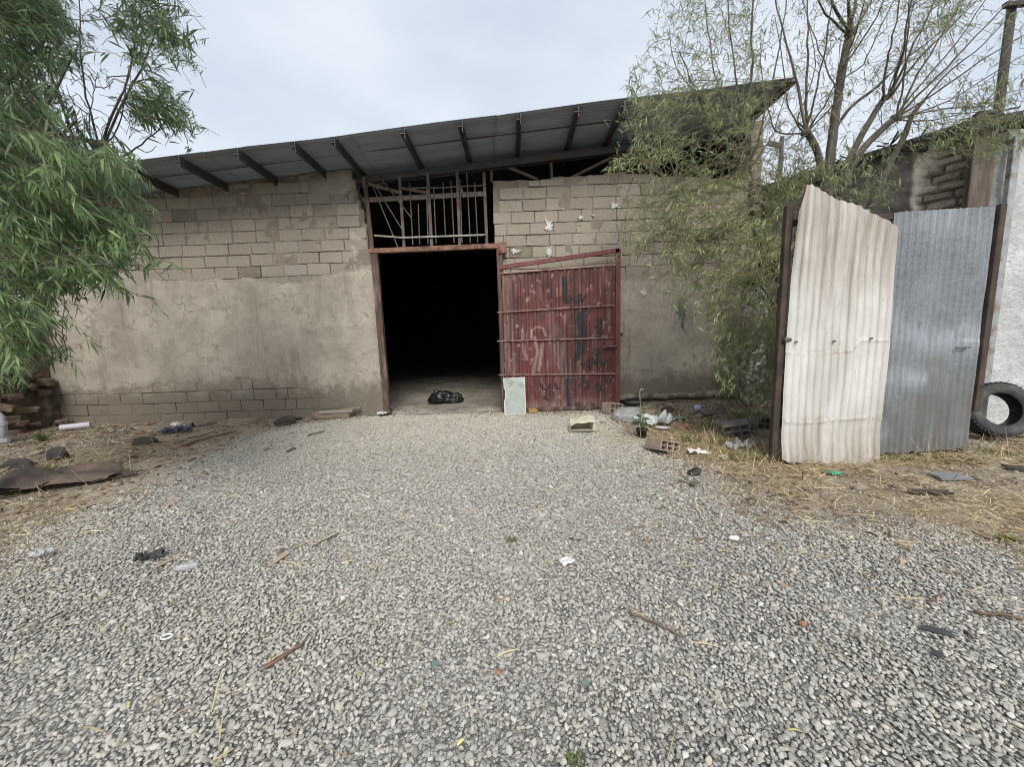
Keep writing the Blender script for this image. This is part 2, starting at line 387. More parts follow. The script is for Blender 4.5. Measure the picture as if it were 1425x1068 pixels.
# ------------------------------------------------------------------ thin loose stuff lying on the ground: straw and leaf litter
def flat_blades(name, n, pick, L, W, m, label, rise=.03, lift=.004, tilt=.25):
    v = []; t = []; x, y = pick(n); n = len(x)
    a = RNG.uniform(0, 6.283, n); ln = RNG.uniform(*L, n); wd = RNG.uniform(*W, n); z = gh(x, y)+lift+RNG.uniform(0, rise, n)
    dz = RNG.normal(0, tilt, n)*ln; dx, dy = np.cos(a)*ln/2, np.sin(a)*ln/2; nx, ny = -np.sin(a)*wd/2, np.cos(a)*wd/2
    z = np.maximum(z, gh(x, y)+np.abs(dz)/2+.002); cz = RNG.uniform(-.1, .25, n)*ln*.5
    R = RNG.uniform(-1, 1, n)*wd*.4
    A = np.stack([np.stack([x-dx-nx*.6, y-dy-ny*.6, z-dz/2+R], 1), np.stack([x-dx+nx*.6, y-dy+ny*.6, z-dz/2-R], 1),
                  np.stack([x-nx, y-ny, z+cz+R], 1), np.stack([x+nx, y+ny, z+cz-R], 1),
                  np.stack([x+dx-nx*.3, y+dy-ny*.3, z+dz/2+R], 1), np.stack([x+dx+nx*.3, y+dy+ny*.3, z+dz/2-R], 1)], 1)
    b = (np.arange(n)*6)[:, None]; f = np.concatenate([b+np.array([[0, 2, 3, 1]]), b+np.array([[2, 4, 5, 3]])])
    o = mesh_obj(name, A.reshape(-1, 3), f, m, None, False, {'tint': np.repeat(RNG.random(n), 6)})
    return tag(o, label, None, kind='stuff')
def picker(fn, box):
    def p(n):
        X = RNG.uniform(box[0], box[1], n*14); Y = RNG.uniform(box[2], box[3], n*14); k = RNG.random(n*14) < fn(X, Y); return X[k][:n], Y[k][:n]
    return p
MSTRAW = mat('dry_straw', (.30, .215, .11), (.58, .48, .29), 3, .9, None, bstr=0, tint='tint')
MLIT = mat('dead_leaves', (.10, .062, .035), (.36, .26, .15), 6, .9, None, bstr=0, tint='tint')
flat_blades('straw', 9000, picker(lambda x, y: (straw_mask(x, y)**1.3*.6+.016*(x < -.8)*(y < 3.4)+.10*bl(x, y, 2.2, 2.9, 1.1, .8)+.008)*1.0, (-6.5, 6.5, 1.0, 6.6)), (.04, .17), (.002, .006), MSTRAW, 'dry yellow straw scattered over the bare earth', .035)
flat_blades('leaf_litter', 9000, picker(lambda x, y: np.clip(((1-gmask(x, y))*.45+.30*bl(x, y, 2.3, 3.0, 1.1, .7)+.25*bl(x, y, -3.6, 3.2, .6, 1.2)+.015)*(.5+fbm(x*1.7, y*1.7, 0, 66, 3)), 0, 1)*(y < 7.4), (-8.8, 6.2, 1.6, 7.4)), (.025, .09), (.007, .020), MLIT, 'brown fallen leaves over the bare earth', .012)
flat_blades('fallen_leaves', 170, picker(lambda x, y: gmask(x, y)*.5, (-5, 5, .9, 7.2)), (.03, .07), (.006, .012), mat('fallen_leaf', (.34, .27, .10), (.50, .46, .16), 5, .8, None, bstr=0, tint='tint'), 'yellow fallen willow leaves on the gravel', .006, .016)
flat_blades('dry_grass', 3800, picker(lambda x, y: np.clip(bl(x, y, 2.55, 4.5, .6, .75)+.9*bl(x, y, 4.2, 4.02, 1.3, .16)+.5*bl(x, y, 2.3, 5.5, .6, .6)+.35*bl(x, y, -5.4, 4.6, .9, .7)+.5*bl(x, y, 5.6, 4.2, .5, .3), 0, 1)*.6, (-6.5, 6.5, 2.2, 6.6)), (.07, .22), (.002, .005), MSTRAW, 'dry matted grass standing around the tin sheets and the willow', .05, .01, .75)
def rubble_chips(n=420):
    import bmesh
    bm = bmesh.new(); bmesh.ops.create_icosphere(bm, subdivisions=1, radius=1); B = np.array([v.co for v in bm.verts]); Fc = np.array([[v.index for v in f.verts] for f in bm.faces]); bm.free()
    x, y = picker(lambda x, y: np.clip(.9*bl(x, y, 2.9, 6.3, .9, .8)+.5*bl(x, y, 3.6, 5.6, .6, .8)+.22*(1-gmask(x, y))*(x < 0)+.25*bl(x, y, 3.9, 3.7, 1.6, .3), 0, 1)*.5, (-8.5, 6, 2.4, 7.2))(n); n = len(x)
    s = np.exp(RNG.normal(math.log(.021), .55, n)); V_ = []; 
    for i in range(n):
        P = B*(1+RNG.uniform(-.28, .28, (len(B), 1)))*np.array([1.3, .9, .6])*s[i]; a = RNG.uniform(0, 6.28); c, q = math.cos(a), math.sin(a)
        V_.append(np.stack([P[:, 0]*c-P[:, 1]*q+x[i], P[:, 0]*q+P[:, 1]*c+y[i], P[:, 2]+gh(x[i], y[i])+s[i]*.3], 1))
    f = (Fc[None]+(np.arange(n)*len(B))[:, None, None]).reshape(-1, 3)
    m, nt, b, co = new_mat('rubble_chip'); c = ramp(nt, attr(nt, 'tint').outputs['Fac'], [(0, (.09, .075, .065)), (.3, (.24, .20, .16)), (.55, (.38, .34, .29)), (.75, (.33, .22, .16)), (.9, (.25, .10, .07)), (1, (.62, .60, .56))])
    nt.links.new(mix(nt, noise(nt, co, 40, 4), c, (.25, .21, .17)), b.inputs['Base Color']); b.inputs['Roughness'].default_value = .95
    tag(mesh_obj('rubble', np.concatenate(V_), f, m, None, False, {'tint': np.repeat(RNG.random(n), len(B))}), 'small broken chips of brick and stone strewn over the bare earth', None, kind='stuff')
rubble_chips()
# ------------------------------------------------------------------ warehouse
WY = 7.45
def roofz(x, y): return 4.88+.0856*np.asarray(x)-.03*(np.asarray(y)-6.5)
def pw(x, pts): return np.interp(x, [p[0] for p in pts], [p[1] for p in pts])
LEDGE = [(0, -2.53), (2.7, -2.54), (3.1, -2.58), (3.75, -2.63), (4.06, -2.71), (4.6, -2.83)]
def in_left(x, z): return (x > -8.95) & (x < pw(z, LEDGE)) & (z < roofz(x, WY)-.03)
RTOP = [(-.3, 4.27), (.6, 4.29), (2.06, 4.35), (3, 4.28), (4.43, 4.17)]
def in_right(x, z): return ((x > np.where(z > 3.1, -.25, -.12)) & (x < 4.70) & (z < pw(x, RTOP))) | ((x > 4.43) & (x < 4.69) & (z < 5.18))
def wall_mats():
    m, nt, b, co = new_mat('block_wall')
    t = attr(nt, 'tint').outputs['Fac']; k = attr(nt, 'plas').outputs['Fac']
    n1 = noise(nt, co, 1.3, 8, .62); n2 = noise(nt, co, 34, 7, .8); n3 = noise(nt, co, 4.5, 7, .68); ns = noise(nt, co, 2.2, 6, .6, (1.6, 1, .22))
    blk = ramp(nt, t, [(0, (.20, .17, .135)), (.3, (.34, .30, .25)), (.8, (.43, .385, .32)), (1, (.405, .38, .34))])
    blk = mix(nt, ramp(nt, n3, [(.45, 0.0), (.72, .7)]), blk, (.42, .345, .255))
    blk = mix(nt, ramp(nt, n2, [(.34, .5), (.56, 0.0)]), blk, (.13, .11, .088))
    pl = mix(nt, ramp(nt, n1, [(.36, 0.0), (.64, 1.0)]), (.365, .325, .268), (.55, .497, .415))
    pl = mix(nt, ramp(nt, n3, [(.52, 0.0), (.72, .8)]), pl, (.27, .24, .19))
    pl = mix(nt, ramp(nt, n2, [(.34, .35), (.56, 0.0)]), pl, (.17, .15, .12))
    wv = node(nt, 'ShaderNodeVectorMath', {0: co, 1: node(nt, 'ShaderNodeTexNoise', {'Vector': co, 'Scale': 2.5, 'Detail': 6.0}).outputs['Color']}, operation='ADD').outputs[0]
    ck = node(nt, 'ShaderNodeTexVoronoi', {'Vector': wv, 'Scale': 1.1}, feature='DISTANCE_TO_EDGE').outputs['Distance']
    pl = mix(nt, math_(nt, 'MULTIPLY', ramp(nt, ck, [(.002, .8), (.010, 0.0)]), ramp(nt, n1, [(.45, 0.0), (.6, 1.0)])), pl, (.09, .075, .06))
    pl = mix(nt, ramp(nt, ns, [(.57, 0.0), (.72, .6)]), pl, (.19, .15, .115))
    c = mix(nt, k, blk, pl)
    sp = node(nt, 'ShaderNodeSeparateXYZ', {'Vector': co}).outputs['Z']
    damp = math_(nt, 'ADD', sp, math_(nt, 'MULTIPLY', n3, -.9))
    c = mix(nt, ramp(nt, damp, [(0, .75), (.34, 0.0)]), c, (.165, .138, .108))          # splash-back dirt along the foot
    nt.links.new(c, b.inputs['Base Color']); b.inputs['Roughness'].default_value = .95; b.inputs['Specular IOR Level'].default_value = .15
    bump(nt, b, math_(nt, 'ADD', n2, math_(nt, 'MULTIPLY', n3, 1.5)), .75, .014)
    return m
MWALL = wall_mats()
def plaster(x, z):
    """how far the render coat covers the blocks (>0 covered)"""
    nz = .22*fbm(x*1.5, z*1.5, 0, 11, 4)+.10*fbm(x*6, z*6, 0, 15, 3)
    up = pw(x, [(-9, 2.85), (-6.6, 2.80), (-5.6, 2.78), (-4.4, 2.68), (-3.4, 2.72), (-2.6, 2.8), (-.2, 2.5), (2.2, 2.52), (4.7, 2.5)])
    lo = pw(x, [(-9, .64), (-6.5, .67), (-4.8, .66), (-4.3, .5), (-3.7, .3), (-3.3, .05), (-3, -.5), (5, -.5)])
    p = np.minimum(up-z, z-lo)+nz
    p = np.maximum(p, .35*bl(x, z, -2.85, 3.15, .22, .42)*2.6-.55+.5*fbm(x*5, z*5, 0, 17, 3))      # smears by the door
    p = np.maximum(p, 1.1*bl(x, z, -3.2, 4.35, .5, .25)-.5+.4*fbm(x*4, z*4, 0, 18, 3))
    return p
def wall_part(name, inside, x0, x1, z1, parent, off):
    vs, fs, tint, plas = [], [], [], []
    def add(v, f, t, p):
        o = len(vs); vs.extend(v); fs.extend([tuple(i+o for i in q) for q in f]); tint.extend(t); plas.extend(p)
    d = .04; nx, nz = int((x1-x0)/d), int((z1+.12)/d); xs = x0+np.arange(nx+1)*d; zs = -.12+np.arange(nz+1)*d
    X, Z = np.meshgrid(xs, zs); X2 = X+.014*vn(X*9, Z*9, 0, 4); Z2 = Z+.014*vn(X*9, Z*9, 0, 6)
    p = plaster(X, Z); k = sst(-.09, .13, p+.05*fbm(X*14, Z*14, 0, 57, 3))
    joint = np.clip(.020+.050*fbm(X*1.7, Z*1.7, 0, 41, 3)+.018*vn(X*11, Z*11, 0, 43), .0005, .05)
    D = WY+joint*(1-k)+k*(-.0075-.008*sst(.05, .4, p)+.006*fbm(X*3, Z*3, 0, 45, 4))
    ok = inside((X[:-1, :-1]+d/2), (Z[:-1, :-1]+d/2)); N = (nx+1)*(nz+1); W_ = nx+1; th = .24
    v = np.stack([X2, D, Z2], -1).reshape(-1, 3).tolist(); vb = np.stack([X2, D*0+WY+th, Z2], -1).reshape(-1, 3).tolist(); f = []
    for j in range(nz):
        for i in range(nx):
            if not ok[j, i]: continue
            a = j*W_+i; q = (a, a+1, a+W_+1, a+W_); f.append(q); f.append(tuple(r+N for r in q[::-1]))
            for dj, di, e in ((-1, 0, (0, 1)), (1, 0, (2, 3)), (0, -1, (3, 0)), (0, 1, (1, 2))):
                jj, ii = j+dj, i+di
                if not (0 <= jj < nz and 0 <= ii < nx) or not ok[jj, ii]:
                    s, t = q[e[0]], q[e[1]]; f.append((t, s, s+N, t+N))
    add(v+vb, f, [.12]*(2*N), list(k.ravel())+[.3]*N)
    rnd = random.Random(off); CH, BL, J = .212, .433, .012
    for c in range(int(z1/CH)+2):
        z0 = -.06+c*CH; x = x0-rnd.random()*BL
        while x < x1:
            L = BL*(.5 if rnd.random() < .07 else 1)+rnd.uniform(-.008, .008); xa, xb = x, x+L-J*rnd.uniform(.6, 1.3); x += L
            zm = z0+CH/2
            xa2 = xa
            while xa2 < xb and not inside(np.array(xa2+.01), np.array(zm)): xa2 += .03
            xb2 = xb
            while xb2 > xa2 and not inside(np.array(xb2-.01), np.array(zm)): xb2 -= .03
            if xb2-xa2 < .12: continue
            zt = z0+CH-J*rnd.uniform(.6, 1.3)
            xm = (xa2+xb2)/2
            if not inside(np.array(xm), np.array(zt-.03)):
                if not inside(np.array(xm), np.array(z0+.09)): continue
                while not inside(np.array(xm), np.array(zt)): zt -= .01
            pm = float(plaster(np.array(xm), np.array(zm)))
            if pm > .35: continue
            sag = lambda xx, zz: .020*float(vn(np.array(xx*.55), np.array(zz*.8), 0, 51))
            j = rnd.uniform(-.004, .006); e = .007; t = min(1, max(0, rnd.gauss(.52, .16))); r = lambda: rnd.uniform(-.004, .004)
            C = [(xa2, z0), (xb2, z0), (xb2, zt), (xa2, zt)]; C = [(a+r(), b+r()+sag(a, b)) for a, b in C]
            S_ = [(1, 1), (-1, 1), (-1, -1), (1, -1)]
            v = [(a, WY+.055, b) for a, b in C]+[(a, WY+e+j, b) for a, b in C]+[(a+s*e+r()*.5, WY+j+r()*.4, b+q*e+r()*.5) for (a, b), (s, q) in zip(C, S_)]
            f = []
            for q in range(4):
                n_ = (q+1) % 4; f += [(q, n_, 4+n_, 4+q), (4+q, 4+n_, 8+n_, 8+q)]
            f.append((8, 9, 10, 11)); kk = float(sst(.0, .5, pm+.30*rnd.random()-.15))
            add(v, f, [t]*12, [kk]*12)
    return mesh_obj(name, vs, fs, MWALL, parent, False, {'tint': tint, 'plas': plas})
WH = empty('warehouse', (-1.5, 7.45, 0), 'long grey block warehouse with a dark open doorway and sloping corrugated metal roof', 'building')
wl = wall_part('front_wall', in_left, -9.0, -2.4, 4.75, WH, 3)
wr = wall_part('front_wall', in_right, -.4, 4.76, 5.24, WH, 9); tag(wr, 'block wall behind the red gate with white paint splashes')
MDARK = mat('shade_dark_wall', (.018, .016, .015), (.04, .035, .03), 3, .95, bstr=.4)  # near-black colour paints the interior darkness onto the walls
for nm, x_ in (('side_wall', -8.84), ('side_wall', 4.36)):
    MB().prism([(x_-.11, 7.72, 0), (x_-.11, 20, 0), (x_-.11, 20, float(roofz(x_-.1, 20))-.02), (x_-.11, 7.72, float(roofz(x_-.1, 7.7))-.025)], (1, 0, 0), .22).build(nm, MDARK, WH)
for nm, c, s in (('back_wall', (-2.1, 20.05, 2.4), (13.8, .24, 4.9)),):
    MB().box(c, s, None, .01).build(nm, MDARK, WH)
# floor just inside the doorway
def floor_():
    m, nt, b, co = new_mat('dusty_floor')
    n1 = noise(nt, co, 1.6, 8, .65); n2 = noise(nt, co, 14, 8, .75)
    c = mix(nt, ramp(nt, n1, [(.4, 0.0), (.6, 1.0)]), (.20, .175, .14), (.36, .33, .28)); c = mix(nt, ramp(nt, n2, [(.36, .85), (.50, 0.0)]), c, (.06, .05, .04))
    nt.links.new(c, b.inputs['Base Color']); b.inputs['Roughness'].default_value = .9; bump(nt, b, n2, .6, .02); return m
fb = MB(); fb.sheet((-8.8, 7.36, .030), (13.2, 0, 0), (0, 12.6, 0), 132, 60, lambda a, b: .012*fbm(a*40, b*25, 0, 8, 3)-.10*(1-sst(0, .012, b)), .2)
fb.build('floor', floor_(), WH, True)
# roof: corrugations run along the eave
MROOF = mat('galvanised_roof', (.275, .32, .385), (.37, .415, .475), 2.5, .55, (.25, .26, .275), .8, 60, .15, .004, 0, (.3, 2, 2))
MSHADE = mat('shade_dark_roof', (.012, .011, .011), (.028, .025, .023), 3, .95)  # rear roof coloured near black to stand in for the unlit interior
rb = MB()
def roof_strip(x0, x1, y0, y1, dz, nx, ny, amp, thick=.0015, seed=0):
    X = np.linspace(x0, x1, nx+1); Y = np.linspace(y0, y1, ny+1); A, B = np.meshgrid(X, Y)
    B2 = B+(.008*vn(A*.9, B*0, 0, 3)+.012*vn(np.floor(A/2.05)*3.3, 0, 0, seed+8))*(y0 < 7)
    Zs = roofz(A, B)+dz+amp*np.sin(B*2*math.pi/.076)+.014*vn(A*.7, B*.8, 0, 4)+.022*vn(A*.31, B*0, 0, 14)+.004*vn(A*2.1, B*1.5, 0, 8)
    n = (nx+1)*(ny+1); v = np.stack([A, B2, Zs], -1).reshape(-1, 3).tolist(); v2 = np.stack([A, B2, Zs+thick], -1).reshape(-1, 3).tolist(); f = []
    Wd = nx+1
    for j in range(ny):
        for i in range(nx): a = j*Wd+i; q = (a, a+Wd, a+Wd+1, a+1); f += [q, tuple(r+n for r in q[::-1])]
    for i in range(nx): f.append((i, i+1, i+1+n, i+n))
    for j in range(ny):
        a = j*Wd; f.append((a+Wd, a, a+n, a+Wd+n)); a += nx; f.append((a, a+Wd, a+Wd+n, a+n))
    rb.add(v+v2, f)
xe = np.arange(-9.4, 4.4, 2.31)
for k, a in enumerate(xe):
    b_ = min(a+2.36, 4.50)
    roof_strip(a, b_, 6.46, 7.06, .007+.003*(k % 2), 22, 60, .014, seed=k*3)
    roof_strip(a-.05, b_-.02, 6.96, 8.3, .0+.003*(k % 2), 22, 120, .014, seed=k*3+50)
roof = rb.build('roof', MROOF, WH, True)
rb = MB(); roof_strip(-9.4, 4.5, 8.25, 20.2, -.010, 30, 60, .0, seed=99); rb.build('rear_roof', MSHADE, WH, True)
MRUST = mat('rusty_dark_steel', (.045, .034, .030), (.10, .072, .058), 6, .75, (.12, .075, .055), 3, 40, .4, .004, .3)
MSTEEL = mat('dark_steel', (.065, .068, .076), (.115, .113, .115), 5, .6, (.10, .07, .055), 2.5, 40, .3, .004, .4)
MB().bar((-9.3, 6.985, float(roofz(-9.3, 6.985))-.012), (4.45, 6.985, float(roofz(4.45, 6.985))-.012), .035, .03, .002).build('purlin', MSTEEL, roof)
for px in (170, 250, 331, 413, 467, 565, 646, 725, 806, 868):
    x = V(px, 190, 6.5).x; lean = .02*random.uniform(-1, 1); z = lambda y: float(roofz(x, y))-.112
    mb = MB(); P = [Vector((x+lean, 6.44, z(6.44))), Vector((x, 8.2, z(8.2)))]
    for dx, dz, w_, h_ in ((0, .055, .062, .012), (0, -.040, .062, .012), (-.025, .008, .012, .084)):
        mb.bar(P[0]+Vector((dx, 0, dz)), P[1]+Vector((dx, 0, dz)), w_, h_, .001)
    mb.build('rafter', MSTEEL, roof)
MB().bar((4.46, 6.44, float(roofz(4.46, 6.44))-.05), (4.46, 8.3, float(roofz(4.46, 8.3))-.05), .03, .14).build('barge_board', MRUST, roof)
bmz = lambda x: float(roofz(x, 7.56))-.215
MB().bar((-2.95, 7.58, bmz(-2.95)), (4.45, 7.58, bmz(4.45)), .13, .10).build('eaves_beam', MSTEEL, WH)
MTR = mat('truss_steel', (.12, .075, .055), (.22, .16, .125), 8, .8, (.27, .22, .18), 3, 40, .4, .004, .2)
for a, b_ in (((690, 226), (748, 250)), ((790, 250), (862, 214)), ((880, 212), (925, 246)), ((766, 214), (768, 250)), ((684, 226), (684, 254))):
    MB().bar(V(*a, 7.66), V(*b_, 7.66), .05).build('truss_brace', MTR, WH)
# steel frame round the doorway and the barred light above it
MFR = mat('rusty_door_frame', (.068, .041, .033), (.145, .088, .068), 7, .8, (.26, .19, .155), 4, 50, .5, .004, .15, (2, 2, .4))
df = MB().bar((-2.455, 7.40, -.02), (-2.475, 7.40, 3.12), .12, .10, .004).build('door_frame', MFR, WH)
MB().bar((-.165, 7.40, 0), (-.155, 7.40, 3.16), .11, .10, .004).build('frame_post', MFR, df)
MB().box((-.10, 7.36, 3.07), (.15, .08, .20), None, .006).build('hinge_plate', mat('maroon_steel', (.13, .035, .032), (.21, .07, .06), 9, .7, (.33, .22, .19), 5), df)
MB().bar((-2.56, 7.385, 3.09), (-.15, 7.385, 3.115), .085, .10, .004).build('lintel_bar', mat('orange_rust_steel', (.16, .075, .045), (.33, .19, .12), 9, .8, (.09, .05, .04), 5), df)
TG = MB().bar((-2.52, 7.42, 3.14), (-2.56, 7.42, 4.40), .07, .05).build('barred_window', MFR, WH)
MBAR = mat('flaking_bar', (.07, .052, .044), (.19, .165, .145), 14, .7, (.12, .06, .045), 5, 50, .4, .003, .2)
for p, q, w_ in (((641, 345), (626, 246), .058), ((785, 347), (768, 244), .06) if 0 else ((601, 343), (595, 240), .055), ((639.8, 341), (636, 238), .052), ((677.5, 340), (673.5, 240), .055), ((562.5, 344), (556, 246), .052)):
    if (p, q) == ((641, 345), (626, 246)): continue
    MB().bar(V(*p, 7.42), V(*q, 7.42), w_, .04).build('bar', MBAR, TG)
MTHIN = mat('thin_rod', (.08, .072, .068), (.19, .18, .17), 12, .6, (.13, .07, .05), 5, 50, .3, .003, .4)
for p, q in (((574.5, 341), (570, 255)), ((584, 340), (582, 284)), ((595.8, 340), (593.5, 262)), ((607, 339), (603.5, 262)), ((620, 329), (616.5, 255)), ((632, 338), (627.5, 252)), ((643, 338), (640, 250)), ((654.5, 338), (649.5, 240)), ((664.8, 338), (660.5, 254)), ((554, 345), (520, 262)), ((561, 322), (522, 258)), ((573, 304), (530, 248))):
    MB().tube([V(*p, 7.40), V((p[0]+q[0])/2, (p[1]+q[1])/2, 7.40), V(*q, 7.40)], .011, 7).build('rod', MTHIN, TG)
MB().tube([V(521, 328, 7.385), V(560, 331, 7.385), V(620, 329, 7.385), V(676, 327, 7.385)], .018, 8).build('cross_tube', mat('pale_tube', (.24, .25, .22), (.42, .43, .38), 9, .6, (.2, .12, .09), 4), TG)
MB().tube([V(556, 262, 7.40), V(620, 261, 7.40), V(674, 258, 7.40)], .014, 7).build('cross_tube', MTHIN, TG)
MB().bar(V(505, 279, 7.46), V(672, 270, 7.46), .085, .04).build('cross_board', mat('dim_board', (.12, .10, .09), (.20, .175, .155), 5, .8), TG)
MB().bar(V(560, 262, 7.42), V(592, 268, 7.42), .05, .03).build('twisted_strip', MTR, TG)
MB().bar(V(640, 259, 7.38), V(646, 275, 7.38), .045, .02).build('loose_strip', MBAR, TG)
MB().bar(V(512, 256, 7.44), V(556, 268, 7.44), .06, .03).build('twisted_strip', MTR, TG)
# stone ledge along the foot of the wall, right of the gate
lg = MB()
for i in range(15):
    x = 2.12+i*.165+random.uniform(-.03, .03); lg.blob((x, 7.33+random.uniform(-.03, .03), .20+.03*random.random()), (.10+random.random()*.05, .10, .055+.03*random.random()), .3, 1.6, 2, i)
lg.sheet((2.02, 7.16, .02), (2.62, 0, 0), (0, .3, .16), 50, 8, lambda a, b: .03*fbm(a*22, b*3, 0, 5, 3), .15)
lg.build('ledge', mat('ledge_stone', (.17, .145, .12), (.32, .28, .23), 5, .95, (.12, .10, .08), 3, 30, .7, .012), WH)
# flakes of white paint thrown at the wall
MWHITE = mat('white_paint', (.52, .50, .46), (.70, .69, .66), 12, .8, (.40, .37, .32), 9)
def splash(px, py, w_, h_, seed, m=MWHITE, name='paint_splash', rag=.75, yy=7.430):
    r = random.Random(seed); c = V(px, py, 7.432); n = 44; poly = []
    for i in range(n):
        a = 2*math.pi*i/n; k = .85+rag*float(fbm(np.array(math.cos(a)*2.2+seed), np.array(math.sin(a)*2.2), 0, seed, 3))+(r.random()-.5)*rag*1.2
        poly.append((c.x+math.cos(a)*w_/2*k, yy, c.z+math.sin(a)*h_/2*k))
    return MB().prism(poly, (0, 1, 0), .012).build(name, m, wr)
for a in ((854, 286, .17, .13, 1), (763, 314, .14, .22, 2), (717, 350, .20, .09, 3), (764, 350, .12, .20, 4), (808, 303, .09, .07, 5), (895, 408, .10, .15, 6), (826, 300, .06, .05, 7), (735, 340, .05, .04, 8)): splash(*a)
splash(946, 438, .40, .56, 11, mat('pale_render', (.28, .28, .235), (.42, .42, .37), 12, .9, (.22, .21, .17), 6), 'wall_patch', .9)
splash(949, 434, .17, .44, 27, mat('dark_green_render', (.085, .095, .075), (.19, .20, .165), 10, .9), 'wall_patch', .8, 7.425)
# ------------------------------------------------------------------ red gate leaf, folded back against the wall
GY = 7.24
def seg_d(X, Z, pts):
    d = np.full(X.shape, 1e9)
    for (ax, az), (bx, bz) in zip(pts, pts[1:]):
        t = np.clip(((X-ax)*(bx-ax)+(Z-az)*(bz-az))/((bx-ax)**2+(bz-az)**2+1e-9), 0, 1); d = np.minimum(d, np.hypot(X-ax-t*(bx-ax), Z-az-t*(bz-az)))
    return d
def gp(*pts): return [(V(x, y, GY).x, V(x, y, GY).z) for x, y in pts]
def gate_mat(name, c1, c2, chalk, rust, attrs=True):
    m, nt, b, co = new_mat(name)
    n1 = noise(nt, co, 3, 7, .65, (1.5, 1, .5)); n2 = noise(nt, co, 9, 7, .7, (2.5, 1, .35)); n3 = noise(nt, co, 30, 5, .7)
    c = mix(nt, ramp(nt, n1, [(.35, 0.0), (.65, 1.0)]), c1, c2)
    c = mix(nt, ramp(nt, n2, [(.55, 0.0), (.75, .6)]), c, chalk); c = mix(nt, ramp(nt, n3, [(.60, 0.0), (.70, .7)]), c, rust)
    if attrs:
        e = attr(nt, 'rust').outputs['Fac']; c = mix(nt, math_(nt, 'MULTIPLY', e, ramp(nt, n2, [(.3, .3), (.6, 1.0)])), c, rust)
        wp = attr(nt, 'pale').outputs['Fac']; c = mix(nt, math_(nt, 'MULTIPLY', wp, ramp(nt, n2, [(.35, .1), (.62, .95)])), c, (.52, .40, .37))
        bp = attr(nt, 'spray').outputs['Fac']; c = mix(nt, math_(nt, 'MULTIPLY', bp, ramp(nt, n3, [(.3, .75), (.5, 1.0)])), c, (.022, .022, .022))
    nt.links.new(c, b.inputs['Base Color']); b.inputs['Roughness'].default_value = .6; bump(nt, b, n3, .25, .004); return m
MRED = gate_mat('red_gate_sheet', (.080, .023, .021), (.142, .042, .037), (.27, .16, .145), (.050, .033, .027))
MREDF = gate_mat('red_gate_frame', (.125, .032, .030), (.19, .055, .048), (.36, .23, .20), (.075, .045, .036), False)
gate = MB().bar((2.0, GY, .03), (2.0, GY, 2.97), .09, .07, .005).build('gate', MREDF, WH)
gate['label'] = 'rusty red sheet gate folded back against the block wall'
def gtop(x): return pw(x, [(-.2, 2.62), (2.05, 2.66)])
